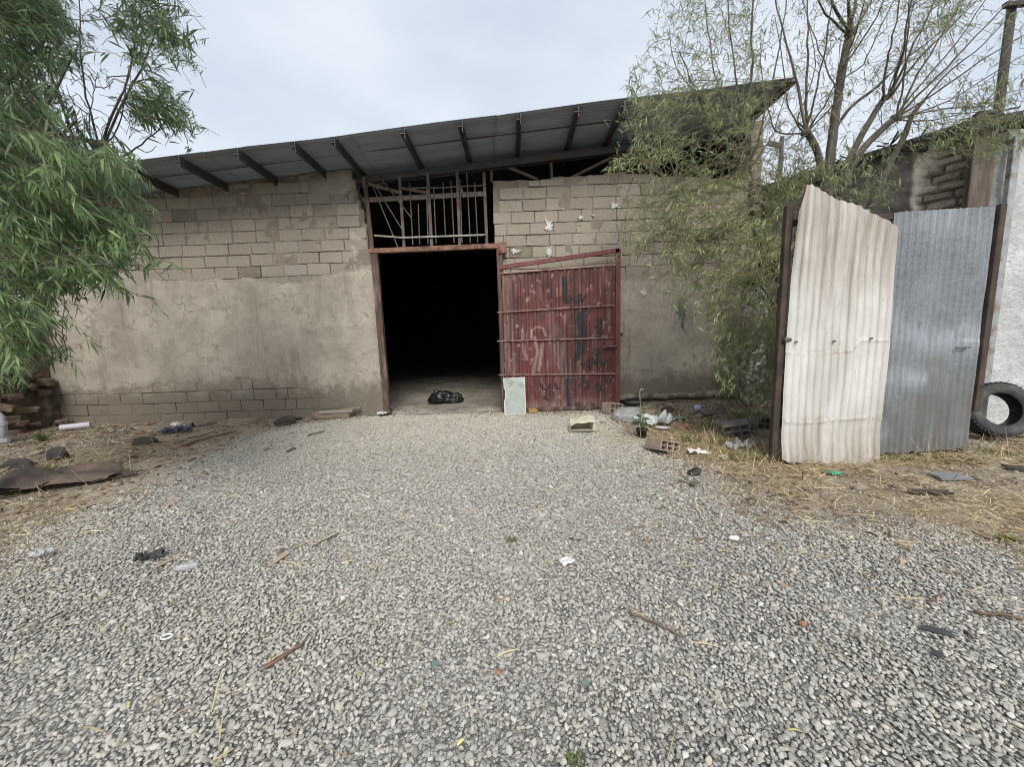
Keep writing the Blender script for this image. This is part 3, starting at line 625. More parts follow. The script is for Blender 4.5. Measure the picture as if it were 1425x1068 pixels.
def build_panel():
    X, Z = np.meshgrid(np.linspace(-.14, 1.96, 300), np.linspace(0, 1, 260)); Z = .06+Z*(gtop(X)-.06)
    ph = ((X+.14) % .141)/.141
    D = GY+.012-.018*(sst(.0, .14, ph)*(1-sst(.42, .56, ph)))+.020*fbm(X*2.4, Z*2, 0, 3, 4)
    D = D-.006*sst(.02, 0, np.abs(X-1.20))
    nz = fbm(X*9, Z*9, 0, 71, 3)
    sp = np.zeros(X.shape); pa = np.zeros(X.shape)
    def paint(arr, px, w_, s=1.0, soft=.6):
        d = seg_d(X, Z, gp(*px))+.008*nz; np.maximum(arr, s*(1-sst(w_*soft, w_, d)), out=arr)
    # the band of black bitumen down the middle and sprayed scribbles and letters, as on the sheet
    paint(sp, [(785, 388), (786, 400), (787, 420)] , .075, 1.0, .3); paint(sp, [(789, 530), (790, 548), (792, 565)], .075, .95, .2)
    for pts in ([(815, 432), (806, 442), (808, 460)], [(806, 440), (809, 460), (806, 480), (805, 498)], [(812, 445), (813, 470), (812, 492)], [(803, 470), (806, 485), (802, 500)]): paint(sp, pts, .075, 1.0, .25)
    paint(sp, [(801, 447), (815, 440), (822, 432)], .03, .9, .3)
    for pts in ([(787, 418), (791, 422), (795, 417), (792, 412)], [(800, 418), (804, 422), (807, 416), (811, 420), (815, 412)], [(805, 412), (808, 410)],
                [(831, 446), (836, 447), (833, 452), (829, 456), (835, 458), (831, 464), (836, 462), (834, 468), (829, 470)], [(837, 444), (835, 470)],
                [(809, 506), (812, 510), (815, 505)], [(820, 502), (817, 512), (823, 508), (820, 514)], [(824, 498), (827, 506)], [(830, 500), (831, 511)], [(835, 503), (839, 509), (845, 502)], [(828, 488), (833, 486), (835, 492), (830, 494)],
                [(752, 534), (755, 541), (761, 543), (766, 535)], [(773, 534), (775, 541), (779, 541)], [(806, 538), (811, 533), (818, 532), (820, 538), (814, 542)], [(828, 541), (832, 534), (835, 540), (840, 536), (837, 532)], [(843, 531), (848, 534), (850, 530)], [(831, 546), (839, 543)], [(757, 553), (762, 557)]):
        paint(sp, pts, .030, 1.0, .45)
    for pts, w_ in (([(739, 470), (740, 460), (747, 455), (756, 457), (760, 468)], .03), ([(744, 470), (748, 490), (743, 512), (742, 522)], .045), ([(755, 480), (752, 500), (750, 515)], .05), ([(764, 465), (765, 478)], .018), ([(713, 462), (713, 473)], .02), ([(704, 490), (702, 512)], .018), ([(738, 405), (745, 407)], .025), ([(727, 482), (733, 500)], .03), ([(770, 430), (790, 428)], .02), ([(820, 470), (845, 468)], .02)):
        paint(pa, pts, w_*1.15, .62, .05)
    pa = np.maximum(pa, .55*sst(.25, 0, Z-.08)*(.5+nz)); pa = np.maximum(pa, .28*sst(.05, .45, fbm(X*7, Z*.8, 0, 75, 3))); pa = np.maximum(pa, (.4*sst(.36, .46, fbm(X*26, Z*2.2, 0, 76, 3)+.15*vn(X*2, Z*2, 0, 6)))); pa = np.maximum(pa, .6*sst(.42, .48, fbm(X*14, Z*11, 0, 86, 3)))
    ru = np.clip(.8*sst(.28, .42, fbm(X*9, Z*5, 0, 88, 4))+sst(.10, .0, np.abs(X-1.20-.01*nz))*.9+sst(.14, 0, Z-.06)*.6+sst(.08, 0, X+.14)*.5+.5*sst(.2, .5, fbm(X*3, Z*1.2, 0, 79, 3)), 0, 1)
    n = X.size; Wd = 300; a = (np.arange(259)[:, None]*Wd+np.arange(Wd-1)[None]).ravel(); f = np.stack([a, a+1, a+Wd+1, a+Wd], 1)
    v = np.concatenate([np.stack([X, D, Z], -1).reshape(-1, 3), np.stack([X, D+.0015, Z], -1).reshape(-1, 3)]); f = np.concatenate([f, f[:, ::-1]+n])
    two = lambda q: np.concatenate([q.ravel(), q.ravel()])
    mesh_obj('sheet', v, f, MRED, gate, True, {'spray': two(sp), 'pale': two(pa), 'rust': two(ru)})
build_panel()
MB().bar((-.17, GY, .04), (-.17, GY, 2.80), .06, .06, .004).build('hinge_post', MFR, gate)
MB().bar((-.17, GY-.005, 2.70), (2.02, GY-.005, 2.94), .075, .06, .004).build('top_rail', MREDF, gate)
MB().bar((-.17, GY, 2.60), (1.96, GY, 2.69), .03, .05, .002).build('sheet_rail', mat('pale_rust_rail', (.30, .17, .15), (.42, .28, .25), 12, .8, (.15, .07, .06), 6), gate)
MB().bar((-.17, GY+.005, .055), (1.96, GY+.005, .045), .06, .05, .004).build('bottom_rail', MFR, gate)
MRR = mat('worn_rail', (.22, .10, .085), (.40, .27, .235), 12, .8, (.10, .055, .045), 6)
for (a, b_) in (((692, 435), (855, 425)), ((692, 475), (855, 470)), ((694, 522), (856, 520))):
    p, q = V(*a, GY), V(*b_, GY); MB().bar(p+Vector((0, -.022, 0)), q+Vector((0, -.022, 0)), .022, .018, .002).build('rail', MRR, gate)
MB().box((1.84, GY-.035, 1.24), (.15, .02, .16), None, .004).build('lock_plate', MREDF, gate)
p = V(838, 483, GY-.07); q = V(859, 482, GY-.07); MB().tube([p, q], .018, 10).tube([q+Vector((0, .0, 0)), q+Vector((0, .07, 0))], .012, 8).build('latch_bolt', MTHIN, gate)
MB().box((2.07, GY, 1.42), (.06, .04, .06), None, .008).build('hasp', MRUST, gate)
# ------------------------------------------------------------------ tin screen: two corrugated sheets on a rusty pipe frame
TY = 4.10
TF = empty('tin_gate', (3.9, TY, 0), 'two upright corrugated sheets, one cream and one grey, on a rusty frame', 'gate')
def tin_mat(name, c1, c2, dirt, rust, metal=0.0, rough=.6, spang=False):
    m, nt, b, co = new_mat(name)
    n1 = noise(nt, co, 2.2, 7, .6); n2 = noise(nt, co, 11, 7, .7, (2.2, 1, .5)); n3 = noise(nt, co, 45, 5, .7); nv = noise(nt, co, 5, 7, .7, (3, 1, .18))
    c = mix(nt, ramp(nt, n1, [(.36, 0.0), (.62, 1.0)]), c1, c2)
    if spang: c = mix(nt, .14, c, ramp(nt, node(nt, 'ShaderNodeSeparateColor', {'Color': node(nt, 'ShaderNodeTexVoronoi', {'Vector': co, 'Scale': 45.0}).outputs['Color']}).outputs[0], [(0, (.10, .11, .12)), (1, (.55, .58, .6))]))
    e = attr(nt, 'dirt').outputs['Fac']
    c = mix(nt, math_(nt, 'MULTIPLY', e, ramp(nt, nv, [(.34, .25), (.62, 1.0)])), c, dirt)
    c = mix(nt, ramp(nt, n2, [(.58, 0.0), (.76, .55)]), c, dirt); c = mix(nt, ramp(nt, n3, [(.63, 0.0), (.70, .8)]), c, rust)
    w_ = attr(nt, 'pale').outputs['Fac']; c = mix(nt, math_(nt, 'MULTIPLY', w_, ramp(nt, n2, [(.35, .2), (.6, 1.0)])), c, (.40, .44, .48))
    nt.links.new(c, b.inputs['Base Color']); b.inputs['Roughness'].default_value = rough; b.inputs['Metallic'].default_value = metal
    bump(nt, b, math_(nt, 'ADD', n3, n2), .25, .006); return m
def tin_sheet(name, y, xl, xr, ztop, zbot, pitch, amp, m, warp, dirt, pale=None, lab=None, base=0.0, leftshift=lambda s: 0*s):
    nx, nz = 240, 300; A, B = np.meshgrid(np.linspace(0, 1, nx+1), np.linspace(0, 1, nz+1))
    X = xl+(xr-xl)*A; Z = zbot(A)+(ztop(A)-zbot(A))*B; w0 = (X-xl)
    dent = fbm(X*3.2, Z*2.2, 0, 83, 4)
    D = y+amp*np.cos(w0*2*math.pi/pitch)*(1-.35*np.clip(dent*2, 0, 1))+warp(X, Z, A, B)
    X = X+leftshift(B)*(1-A)**3
    P = np.stack([X, D, Z], -1).reshape(-1, 3); n = len(P); Wd = nx+1; a = (np.arange(nz)[:, None]*Wd+np.arange(nx)[None]).ravel(); f = np.stack([a, a+1, a+Wd+1, a+Wd], 1)
    e = np.concatenate
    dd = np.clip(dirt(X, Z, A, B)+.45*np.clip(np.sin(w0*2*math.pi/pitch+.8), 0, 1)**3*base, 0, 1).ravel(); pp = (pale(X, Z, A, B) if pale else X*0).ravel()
    o = mesh_obj(name, e([P, P+np.array([0, .0012, 0])]), e([f, f[:, ::-1]+n]), m, TF, True, {'dirt': e([dd, dd]), 'pale': e([pp, pp])})
    if lab: o['label'] = lab
    return o
MCREAM = tin_mat('cream_tin', (.59, .58, .545), (.70, .69, .665), (.28, .235, .18), (.22, .13, .08), 0, .6)
MGREY = tin_mat('grey_tin', (.17, .186, .197), (.25, .265, .276), (.17, .165, .155), (.13, .105, .09), .25, .5, True)
cl_, cr_ = V(1083, 640, 4.06).x, V(1232, 640, 4.06).x
def ctop(A): return pw(A, [(0, 2.62), (.06, 2.86), (.10, 2.87), (.35, 2.74), (.6, 2.66), (.85, 2.54), (.97, 2.46), (1, 2.40)])+.012*vn(A*23, A*0, 0, 5)
def cbot(A): return np.where(A < .46, .035, -.0)+.035*vn(A*13, A*0, 0, 9)-.02*A-.01
tin_sheet('cream_sheet', TY-.06, cl_, V(1250, 330, 4.06).x, ctop, cbot, .078, .0065, MCREAM,
          lambda X, Z, A, B: .035*fbm(X*1.3, Z*.9, 0, 63, 3)-.07*(1-A)**4*sst(1.9, 2.8, Z)+.007*sst(-.012, .012, Z-1.21-.10*sst(.62, .72, A)+.02*vn(A*4, A*0, 0, 2))-.007*np.exp(-((Z-.47-.02*vn(A*9, A*0, 0, 3))/.02)**2)*(vn(A*22, A*0, 0, 4) > -.3)-.03*sst(.35, .0, Z),
          lambda X, Z, A, B: np.clip(.75*sst(1.2, 2.5, Z)*(.45+A*.7)+.5*sst(.6, .1, Z)+.25+.5*fbm(X*4, Z*.9, 0, 55, 3), 0, 1)+.45*np.exp(-((Z-1.20-.10*sst(.62, .72, A))/.02)**2)+.25*np.exp(-((Z-.47)/.04)**2), None, 'cream painted corrugated sheet with ragged slanting top', 1.0)
gl_, gr_ = V(1222, 640, 4.12).x-.05, V(1388, 292, 4.12).x
tin_sheet('grey_sheet', TY+.03, gl_, gr_, lambda A: 2.615+.03*A+.004*vn(A*9, A*0, 0, 5), lambda A: .035+.05*A+.010*vn(A*15, A*0, 0, 8), .070, .0105, MGREY,
          lambda X, Z, A, B: .02*fbm(X*1.3, Z*.9, 0, 64, 3)-.012*sst(.80, .83, A)*sst(1.3, 1.25, Z)*(1+.6*vn(Z*3, X*0, 0, 3)),
          lambda X, Z, A, B: .45*sst(.9, 0, Z)+.85*sst(.0, .12, (1.38-Z)*.5+.25*fbm(X*3.5, Z*2, 0, 58, 3)-.1-.35*np.abs(A-.62))+.5*(np.abs(A-.82) < .01)*(Z < 1.3),
          lambda X, Z, A, B: np.clip(.9*np.exp(-((Z-1.52+.25*A-.1*vn(A*6, A*0, 0, 3))/.13)**2)+.75*np.exp(-((Z-.92+.1*vn(A*5, A*0, 0, 6))/.10)**2)*(A < .5)+.5*sst(.18, 0, A)*sst(1.8, .3, Z)+.5*sst(2.1, 2.6, Z)*(np.mod(X, .152) < .02)+.4*fbm(X*2, Z*4, 0, 73, 3), 0, 1), 'bare grey galvanised corrugated sheet')
pl_ = V(1094, 640, 4.12).x
MB().bar((cl_-.035, TY, -.05), (cl_-.02, TY, 2.70), .07, .06, .005).build('post', MRUST, TF)
MB().bar((gr_+.03, TY+.02, .5), (gr_+.04, TY+.02, 2.66), .065, .05, .005).build('post', MRUST, TF)
MB().bar((gr_+.0, TY+.09, -.05), (gr_+.0, TY+.09, 2.6), .04, .04, .005).build('post', MRUST, TF)
MB().bar((cl_+.02, TY+.075, 2.55), (gr_+.05, TY+.075, 2.61), .06, .05, .004).build('top_rail', MRUST, TF)
MB().bar((V(1243, 300, 4.15).x, TY+.095, 0), (V(1243, 300, 4.15).x, TY+.095, 2.52), .06, .03, .004).build('post', MRUST, TF)
MB().bar((cl_+.02, TY+.075, 1.25), (gr_-.02, TY+.075, 1.25), .05, .04, .004).build('middle_rail', MRUST, TF)
MBOLT = mat('bolt_steel', (.06, .055, .05), (.14, .12, .11), 20, .6)
for px, py in ((1109, 476), (1162, 475), (1214, 471)): 
    c = V(px, py, TY-.082); MB().tube([c+Vector((0, .02, 0)), c+Vector((0, -.006, 0))], .009, 10).build('bolt', MBOLT, TF)
c = V(1096, 473, TY-.06); MB().tube([c+Vector((-.04, 0, 0)), c+Vector((.03, 0, 0))], .022, 10).build('pivot_bolt', MBOLT, TF)
c = V(1340, 484, TY); MB().box((c.x, TY-.005, c.z), (.16, .02, .012), None, .003).build('slot_handle', MBOLT, TF)
# ------------------------------------------------------------------ shed on the right
A_, B_ = Vector((4.86, 7.5, 0)), Vector((6.02, 5.05, 0))
SH = empty('mud_brick_shed', (6.0, 5.2, 0), 'low mud brick shed with peeling plaster and whitewashed front at the right', 'building')
def along(px, py):
    d = ray(px, py); e = B_-A_; den = d.x*e.y-d.y*e.x
    return (A_.y*d.x-A_.x*d.y)/(-den)
aS, aP, aE = along(1302, 250), along(1286, 250), along(1362, 250)
def shed_wall_mat():
    m, nt, b, co = new_mat('mud_wall'); n1 = noise(nt, co, 2.4, 8, .65); n2 = noise(nt, co, 24, 6, .75); n3 = noise(nt, co, 7, 7, .7)
    z = attr(nt, 'coat').outputs['Fac']; s = attr(nt, 'pale').outputs['Fac']; t = attr(nt, 'tint').outputs['Fac']
    st = ramp(nt, t, [(0, (.23, .20, .165)), (.5, (.40, .355, .295)), (1, (.50, .45, .39))]); st = mix(nt, ramp(nt, n2, [(.35, .7), (.5, 0.0)]), st, (.10, .08, .06))
    ct = mix(nt, ramp(nt, n1, [(.38, 0.0), (.62, 1.0)]), (.16, .152, .143), (.25, .235, .215)); ct = mix(nt, ramp(nt, n3, [(.58, 0.0), (.7, .6)]), ct, (.27, .24, .20))
    c = mix(nt, z, st, ct); c = mix(nt, math_(nt, 'MULTIPLY', s, ramp(nt, n3, [(.3, .6), (.5, 1.0)])), c, (.68, .62, .53))
    nt.links.new(c, b.inputs['Base Color']); b.inputs['Roughness'].default_value = .95; bump(nt, b, math_(nt, 'ADD', n2, n3), .8, .02); return m
e_ = B_-A_; Ls = e_.length; nu, nv = 150, 190
Aa, Bb = np.meshgrid(np.linspace(0, 1, nu+1), np.linspace(0, 1, nv+1)); Zz = Bb*3.95; U = Aa*Ls
rough = .05*fbm(U*2.2, Zz*2.2, 0, 5, 3)
row = Zz/.115+.45*fbm(U*1.3, Zz*1.3, 0, 9, 3)*2; fr = np.mod(row, 1); ri = np.floor(row); ux = U/.30+ri*.37+.3*vn(ri*3.1, U*0, 0, 4); fx = np.mod(ux, 1)
stone = sst(0, .22, fr)*sst(1, .80, fr)*sst(0, .08, fx)*sst(1, .92, fx)
edge = Aa-aP+.06*fbm(U*3, Zz*2.5, 0, 15, 4); coat = 1-sst(-.02, .02, edge); pale = sst(-.03, .0, edge)*(1-sst(aS-aP-.03, aS-aP+.02, edge+.05*fbm(U*4, Zz*4, 0, 19, 3)))
Dd = rough*.4+.02*fbm(U*5, Zz*5, 0, 33, 4)+coat*.045+(1-coat)*(1-pale)*(stone*.075-.035)+pale*.02+.012*fbm(U*8, Zz*8, 0, 31, 3)
sw = MB().sheet(A_, e_, (0, 0, 3.95), nu, nv, lambda a, b: Dd, .3)
tn = .5+.5*vn(ri*2.3, np.floor(ux)*1.7, 0, 6)
dbl = lambda q: np.concatenate([q.ravel(), q.ravel()])
sw.c = dbl(tn).tolist(); sw.build('mud_wall', shed_wall_mat(), SH, False, {'coat': dbl(coat), 'pale': dbl(pale)})
def white_mat():
    m, nt, b, co = new_mat('whitewash'); n1 = noise(nt, co, 2.6, 8, .65); n2 = noise(nt, co, 16, 8, .75, (1, 1, 1.6)); n3 = noise(nt, co, 45, 5, .7)
    c = mix(nt, ramp(nt, n1, [(.36, 0.0), (.62, 1.0)]), (.50, .51, .51), (.66, .67, .665)); c = mix(nt, ramp(nt, n2, [(.34, .75), (.48, 0.0)]), c, (.27, .275, .27))
    nt.links.new(c, b.inputs['Base Color']); b.inputs['Roughness'].default_value = .95; bump(nt, b, math_(nt, 'ADD', n2, math_(nt, 'MULTIPLY', n3, .6)), .9, .02); return m
MB().sheet((6.10, 5.02, 0), (3.6, -.35, 0), (0, 0, 3.62), 180, 180, lambda a, b: .03*fbm(a*9, b*9, 0, 3, 4)+.012*fbm(a*40, b*40, 0, 7, 3), .3).build('white_wall', white_mat(), SH, True)
MB().box((7.9, 4.93, 3.68), (3.62, .34, .14), Euler((0, 0, -.096)), .02, .01).build('wall_cap', mat('cap_stone', (.24, .23, .22), (.36, .35, .33), 4, .9), SH)
MPLANK = mat('old_plank', (.085, .065, .05), (.16, .125, .10), 5, .85, (.21, .18, .155), 3, 50, .5, .006, 0, (5, 5, .5))
c = V(1366, 250, 5.0); MB().box((c.x+.03, 5.06, 2.0), (.22, .10, 4.02), Euler((0, 0, -.3)), .008).build('door_post', MPLANK, SH)
MB().bar((6.14, 4.93, 0), (6.14, 4.93, 3.66), .09, .06, .006).build('steel_post', mat('pale_grey_steel', (.27, .28, .29), (.38, .39, .40), 4, .6, (.2, .15, .12), 6), SH)
rf = MB(); top = lambda a: (A_+e_*a)
pts = [top(-.05)+Vector((-.12, -.06, 0)), top(.3)+Vector((-.08, -.05, 0)), top(.65)+Vector((-.10, -.04, 0)), top(.92)+Vector((-.08, -.06, 0)), Vector((6.6, 4.72, 0)), Vector((9.8, 4.4, 0)), Vector((9.8, 11, 0)), Vector((4.9, 11, 0))]
zz = [3.96, 3.94, 3.90, 3.88, 3.84, 3.84, 4.3, 4.3]
rf.prism([p+Vector((0, 0, z)) for p, z in zip(pts, zz)], (0, 0, 1), .10)
for i in range(60):
    a = random.random(); p = top(a)+Vector((-.18+random.uniform(-.05, .05), -.1, 3.93+random.uniform(-.02, .12)-.06*a)); rf.bar(p, p+Vector((random.uniform(-.3, .3), random.uniform(-.35, .1), random.uniform(-.12, .05))), .012, .02, .001)
for i in range(9):
    a = .08+i*.115; p = top(a)+Vector((.1, .05, 3.88-.07*a)); rf.tube([p, p+Vector((-.30, -.15, -.01))], .045, 8)
rf.build('roof', mat('tarred_roof', (.022, .021, .021), (.06, .055, .05), 6, .85, (.10, .085, .07), 4, 20, .6, .02), SH)
MB().box((9.7, 7.6, 1.95), (.25, 5.6, 3.9), None, .01).build('side_wall', MDARK, SH)
MB().box((7.3, 10.6, 2.0), (4.8, .25, 4.2), None, .01).build('back_wall', MDARK, SH)
MLOG = mat('pole_wood', (.035, .03, .027), (.07, .06, .052), 5, .85, (.10, .085, .075), 3, 50, .5, .006, 0, (5, 5, .5))
P_ = V(1388, 160, 5.55)
pole = empty('utility_pole', (P_.x, 5.55, 0), 'dark wooden pole with short crossbar rising above the shed roof', 'pole')
MB().tube([(P_.x, 5.55, 0), (P_.x, 5.55, 3), (P_.x+.015, 5.55, 5.5)], [.06, .055, .045], 10).build('shaft', MLOG, pole, True)
c = V(1396, 9, 5.5); MB().bar((P_.x-.17, 5.48, c.z), (P_.x+.17, 5.48, c.z+.02), .06, .06, .006).build('crossbar', MLOG, pole)
MB().tube([(P_.x-.09, 5.48, c.z+.02), (P_.x-.09, 5.48, c.z+.12)], .02, 8).build('insulator', mat('porcelain', (.3, .2, .15), (.36, .25, .19), 5, .3), pole)
P2 = V(1086, 230, 10.5)
p2 = empty('antenna_pole', (P2.x, 10.5, 0), 'thin far pole with bent arm seen between warehouse and shed', 'pole')  # plain far antenna pole, carries no lamp
MB().tube([(P2.x, 10.5, 0), (P2.x, 10.5, V(1085, 190, 10.5).z)], .05, 8).build('shaft', MSTEEL, p2, True)
a, b_ = V(1088, 203, 10.5), V(1068, 199, 10.5); MB().bar(a, b_, .10, .07).build('arm', MSTEEL, p2)
MB().bar(V(1087, 262, 10.5), V(1064, 268, 10.5)+Vector((0, 0, -.8)), .06).build('brace', MSTEEL, p2)
# ------------------------------------------------------------------ mud wall at the left edge, grey pipe in front of it
aw = MB()
aw.sheet((-8.90, 7.30, 0), (.12, -5.3, 0), (0, 0, 2.4), 150, 80, lambda a, b: (.07*fbm(a*22, b*8, 0, 13, 4)+.05*np.abs(fbm(a*9, b*22, 0, 17, 3)), ), .3) if 0 else None
def adobe(a, b):
    d = .07*fbm(a*22, b*8, 0, 13, 4)+.05*np.abs(fbm(a*9, b*22, 0, 17, 3)); k = b < (.86+.12*fbm(a*9, b*0, 0, 3, 3)); return d, k[:-1, :-1]
aw.sheet((-8.90, 2.0, 0), (0, 5.44, 0), (0, 0, 2.6), 150, 80, lambda a, b: adobe(a, b), .35)
for i in range(20): r = random.uniform(.07, .17); aw.box((-8.80+random.uniform(-.08, .16), 6.95+random.uniform(-.4, .33), random.uniform(0, 1)**1.4*1.3+.04), (r*1.5, r*1.2, r*.8), Euler((random.gauss(0, .2), random.gauss(0, .25), random.random()*3)), .02, .018)
tag(aw.build('mud_wall', mat('adobe', (.085, .058, .040), (.175, .125, .088), 3, .97, (.22, .17, .125), 5, 18, .8, .03)), 'crumbling brown mud wall with broken end beside the warehouse', 'wall')
g0 = G(6, 618); gx = empty('grey_pipe', (g0.x, g0.y, 0), 'bent grey plastic pipe standing at the left edge', 'pipe')
MPIPE = mat('grey_pvc', (.36, .39, .42), (.50, .53, .56), 3, .5, (.22, .2, .18), 4, 30, .15, .003)
MB().tube([g0+Vector((0, 0, -.02)), g0+Vector((0, 0, .36)), g0+Vector((-.01, 0, .44)), g0+Vector((-.06, 0, .50)), g0+Vector((-.16, 0, .52)), g0+Vector((-.45, .0, .52))], .068, 14).build('pipe', MPIPE, gx, True)
for z in (.03, .30): MB().tube([g0+Vector((0, 0, z)), g0+Vector((0, 0, z+.06))], .080, 14).build('collar', MPIPE, gx)
# ------------------------------------------------------------------ trees
def leaf_mat(name, c, back, trans=.42):
    m = bpy.data.materials.new(name); m.use_nodes = True; nt = m.node_tree; b = nt.nodes['Principled BSDF']; out = nt.nodes['Material Output']
    t = attr(nt, 'tint').outputs['Fac']; col = ramp(nt, t, c)
    geo = node(nt, 'ShaderNodeNewGeometry'); col = mix(nt, math_(nt, 'MULTIPLY', geo.outputs['Backfacing'], .55), col, back)
    nt.links.new(col, b.inputs['Base Color']); b.inputs['Roughness'].default_value = .5; b.inputs['Specular IOR Level'].default_value = .35
    tr = node(nt, 'ShaderNodeBsdfTranslucent', {'Color': col}); mx = node(nt, 'ShaderNodeMixShader', {0: trans}); nt.links.new(b.outputs[0], mx.inputs[1]); nt.links.new(tr.outputs[0], mx.inputs[2]); nt.links.new(mx.outputs[0], out.inputs[0])
    return m
MBARK = mat('willow_bark', (.060, .052, .043), (.125, .108, .088), 6, .9, (.17, .15, .125), 4, 40, .6, .01, 0, (3, 3, .6))
MTWIG = mat('willow_twig', (.13, .115, .07), (.22, .20, .13), 6, .8, bstr=0)
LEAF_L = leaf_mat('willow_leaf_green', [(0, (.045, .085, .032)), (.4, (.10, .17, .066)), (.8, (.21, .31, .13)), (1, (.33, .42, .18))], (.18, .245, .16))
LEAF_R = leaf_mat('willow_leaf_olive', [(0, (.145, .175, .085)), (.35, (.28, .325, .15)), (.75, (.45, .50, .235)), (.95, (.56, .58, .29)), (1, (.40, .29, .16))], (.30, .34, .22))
def nrm(v): return v/np.maximum(np.linalg.norm(v, axis=-1, keepdims=True), 1e-9)
class Crown:
    def __init__(s): s.v = []; s.f = []; s.mi = []; s.t = []; s.n = 0
    def put(s, v, f, mi, t): s.v.append(v); s.f.append(f+s.n); s.mi.append(np.full(len(f), mi)); s.t.append(t); s.n += len(v)
    def leaves(s, p, d, L, W, tint, droop=.18):
        n = len(p); d = nrm(d); up = nrm(np.array([0, 0, 1.0])+RNG.normal(0, .55, (n, 3))); sd = nrm(np.cross(d, up)); nn = np.cross(sd, d)
        L = L[:, None]; W = W[:, None]; dn = np.array([0, 0, -1.0])*droop
        q = lambda t, w, c: p+d*L*t+dn*L*t*t+sd*W*w+nn*W*c
        v = np.stack([p, q(.3, -.5, .15), q(.3, .5, .15), q(.66, -.38, .1), q(.66, .38, .1), q(1, 0, 0)], 1).reshape(-1, 3)
        b = (np.arange(n)*6)[:, None]; f = np.concatenate([b+np.array([[0, 2, 1]]), b+np.array([[1, 2, 4]]), b+np.array([[1, 4, 3]]), b+np.array([[3, 4, 5]])])
        s.put(v, f, 0, np.repeat(tint, 6))
    def twig(s, pts, r0, r1):
        pts = np.asarray(pts, float); k = len(pts); d = nrm(np.gradient(pts, axis=0)); a = nrm(np.cross(d, np.array([.3, .2, 1.0]))); b = np.cross(d, a); r = np.linspace(r0, r1, k)[:, None]
        v = np.stack([pts+r*(a*math.cos(t)+b*math.sin(t)) for t in (0, 2.09, 4.19)], 1).reshape(-1, 3); f = []
        for i in range(k-1):
            for j in range(3):
                p, q = i*3+j, i*3+(j+1) % 3; f += [(p, q, q+3), (p, q+3, p+3)]
        s.put(v, np.array(f), 1, np.full(len(v), .5))
    def spray(s, tip, d, L, n, leaf, tint=.5, droop=.35, spread=.8, tw=.0026):
        """a drooping twig ending at tip with n leaves in two ranks"""
        d = np.array(d, float); d /= np.linalg.norm(d); t = np.linspace(0, 1, 5)[:, None]; root = np.array(tip)-d*L
        sag = np.array([0, 0, 1.0])*droop*L; pts = root+d*L*t+sag*(t-t*t)*1.2+RNG.normal(0, .012, (5, 3)); s.twig(pts, tw, .0012)
        u = np.sort(RNG.uniform(.12, 1.0, n)); i = np.clip((u*4).astype(int), 0, 3); fr = (u*4-i)[:, None]; p = pts[i]*(1-fr)+pts[i+1]*fr; ax = nrm(pts[i+1]-pts[i])
        sd = nrm(np.cross(ax, RNG.normal(0, 1, (n, 3)))); dirs = ax*RNG.uniform(.35, 1.0, (n, 1))+sd*spread*RNG.uniform(.4, 1, (n, 1))+np.array([0, 0, -.32])
        L_ = leaf*RNG.uniform(.5, 1.25, n)*(1.05-.35*u); s.leaves(p, dirs, L_, L_*RNG.uniform(.10, .145, n), np.clip(tint+RNG.normal(0, .21, n), 0, 1)); return pts[0]
    def build(s, parent, leaf):
        o = mesh_obj('crown', np.concatenate(s.v), np.concatenate(s.f), [leaf, MTWIG], parent, False, {'tint': np.concatenate(s.t)}, np.concatenate(s.mi)); return o
def inpoly(poly, n):
    P = np.array(poly, float); out = []
    while len(out) < n:
        q = RNG.uniform(P.min(0), P.max(0), (n*2, 2)); c = np.zeros(len(q), bool)
        for i in range(len(P)):
            (ax, ay), (bx, by) = P[i], P[(i+1) % len(P)]; c ^= ((ay > q[:, 1]) != (by > q[:, 1])) & (q[:, 0] < (bx-ax)*(q[:, 1]-ay)/((by-ay) or 1e-9)+ax)
        out += q[c].tolist()
    return out[:n]
def limb(mb, px, Y0, Y1, r0, r1, wob=.01, n=7):
    """branch through photo points, running from depth Y0 to Y1"""
    k = len(px); P = [V(x, y, Y0+(Y1-Y0)*i/(k-1)) for i, (x, y) in enumerate(px)]; Q = []
    for i in range(k-1):                                  # Catmull-Rom
        a, b, c, d = P[max(i-1, 0)], P[i], P[i+1], P[min(i+2, k-1)]
        for t in np.linspace(0, 1, 5)[:-1]: Q.append(.5*((2*b)+(c-a)*t+(2*a-5*b+4*c-d)*t*t+(3*b-a-3*c+d)*t**3))
    Q.append(P[-1]); Q = [q+Vector((random.gauss(0, wob), random.gauss(0, wob), 0)) if 0 < i < len(Q)-1 else q for i, q in enumerate(Q)]
    mb.tube(Q, (r0, r1), n); return Q
ALLP = []
def fill(cr, poly, n, Y0, Y1, d, L, leaves, leaf, tint, limbs, jit=.35, droop=.35, tgrad=0, join=.5):
    for x, y in inpoly(poly, n):
        Y = random.uniform(Y0, Y1); tip = V(x, y, Y); dd = Vector(d)+Vector((random.gauss(0, jit), random.gauss(0, jit), random.gauss(0, jit)*.7))
        root = cr.spray(tip, dd, random.uniform(*L), int(leaves*random.uniform(.7, 1.3)), leaf, tint+random.gauss(0, .10), droop)
        if limbs and random.random() < join:
            q = min((random.choice(l) for l in limbs for _ in range(2)), key=lambda q: (q-Vector(root)).length)
            if (q-Vector(root)).length < 1.1:
                a = np.array(q); b = np.array(root); t = np.linspace(0, 1, 5)[:, None]; cr.twig(a+(b-a)*t+np.array([0, 0, .12])*(t-t*t)*2+RNG.normal(0, .01, (5, 3)), .0045, .0026)
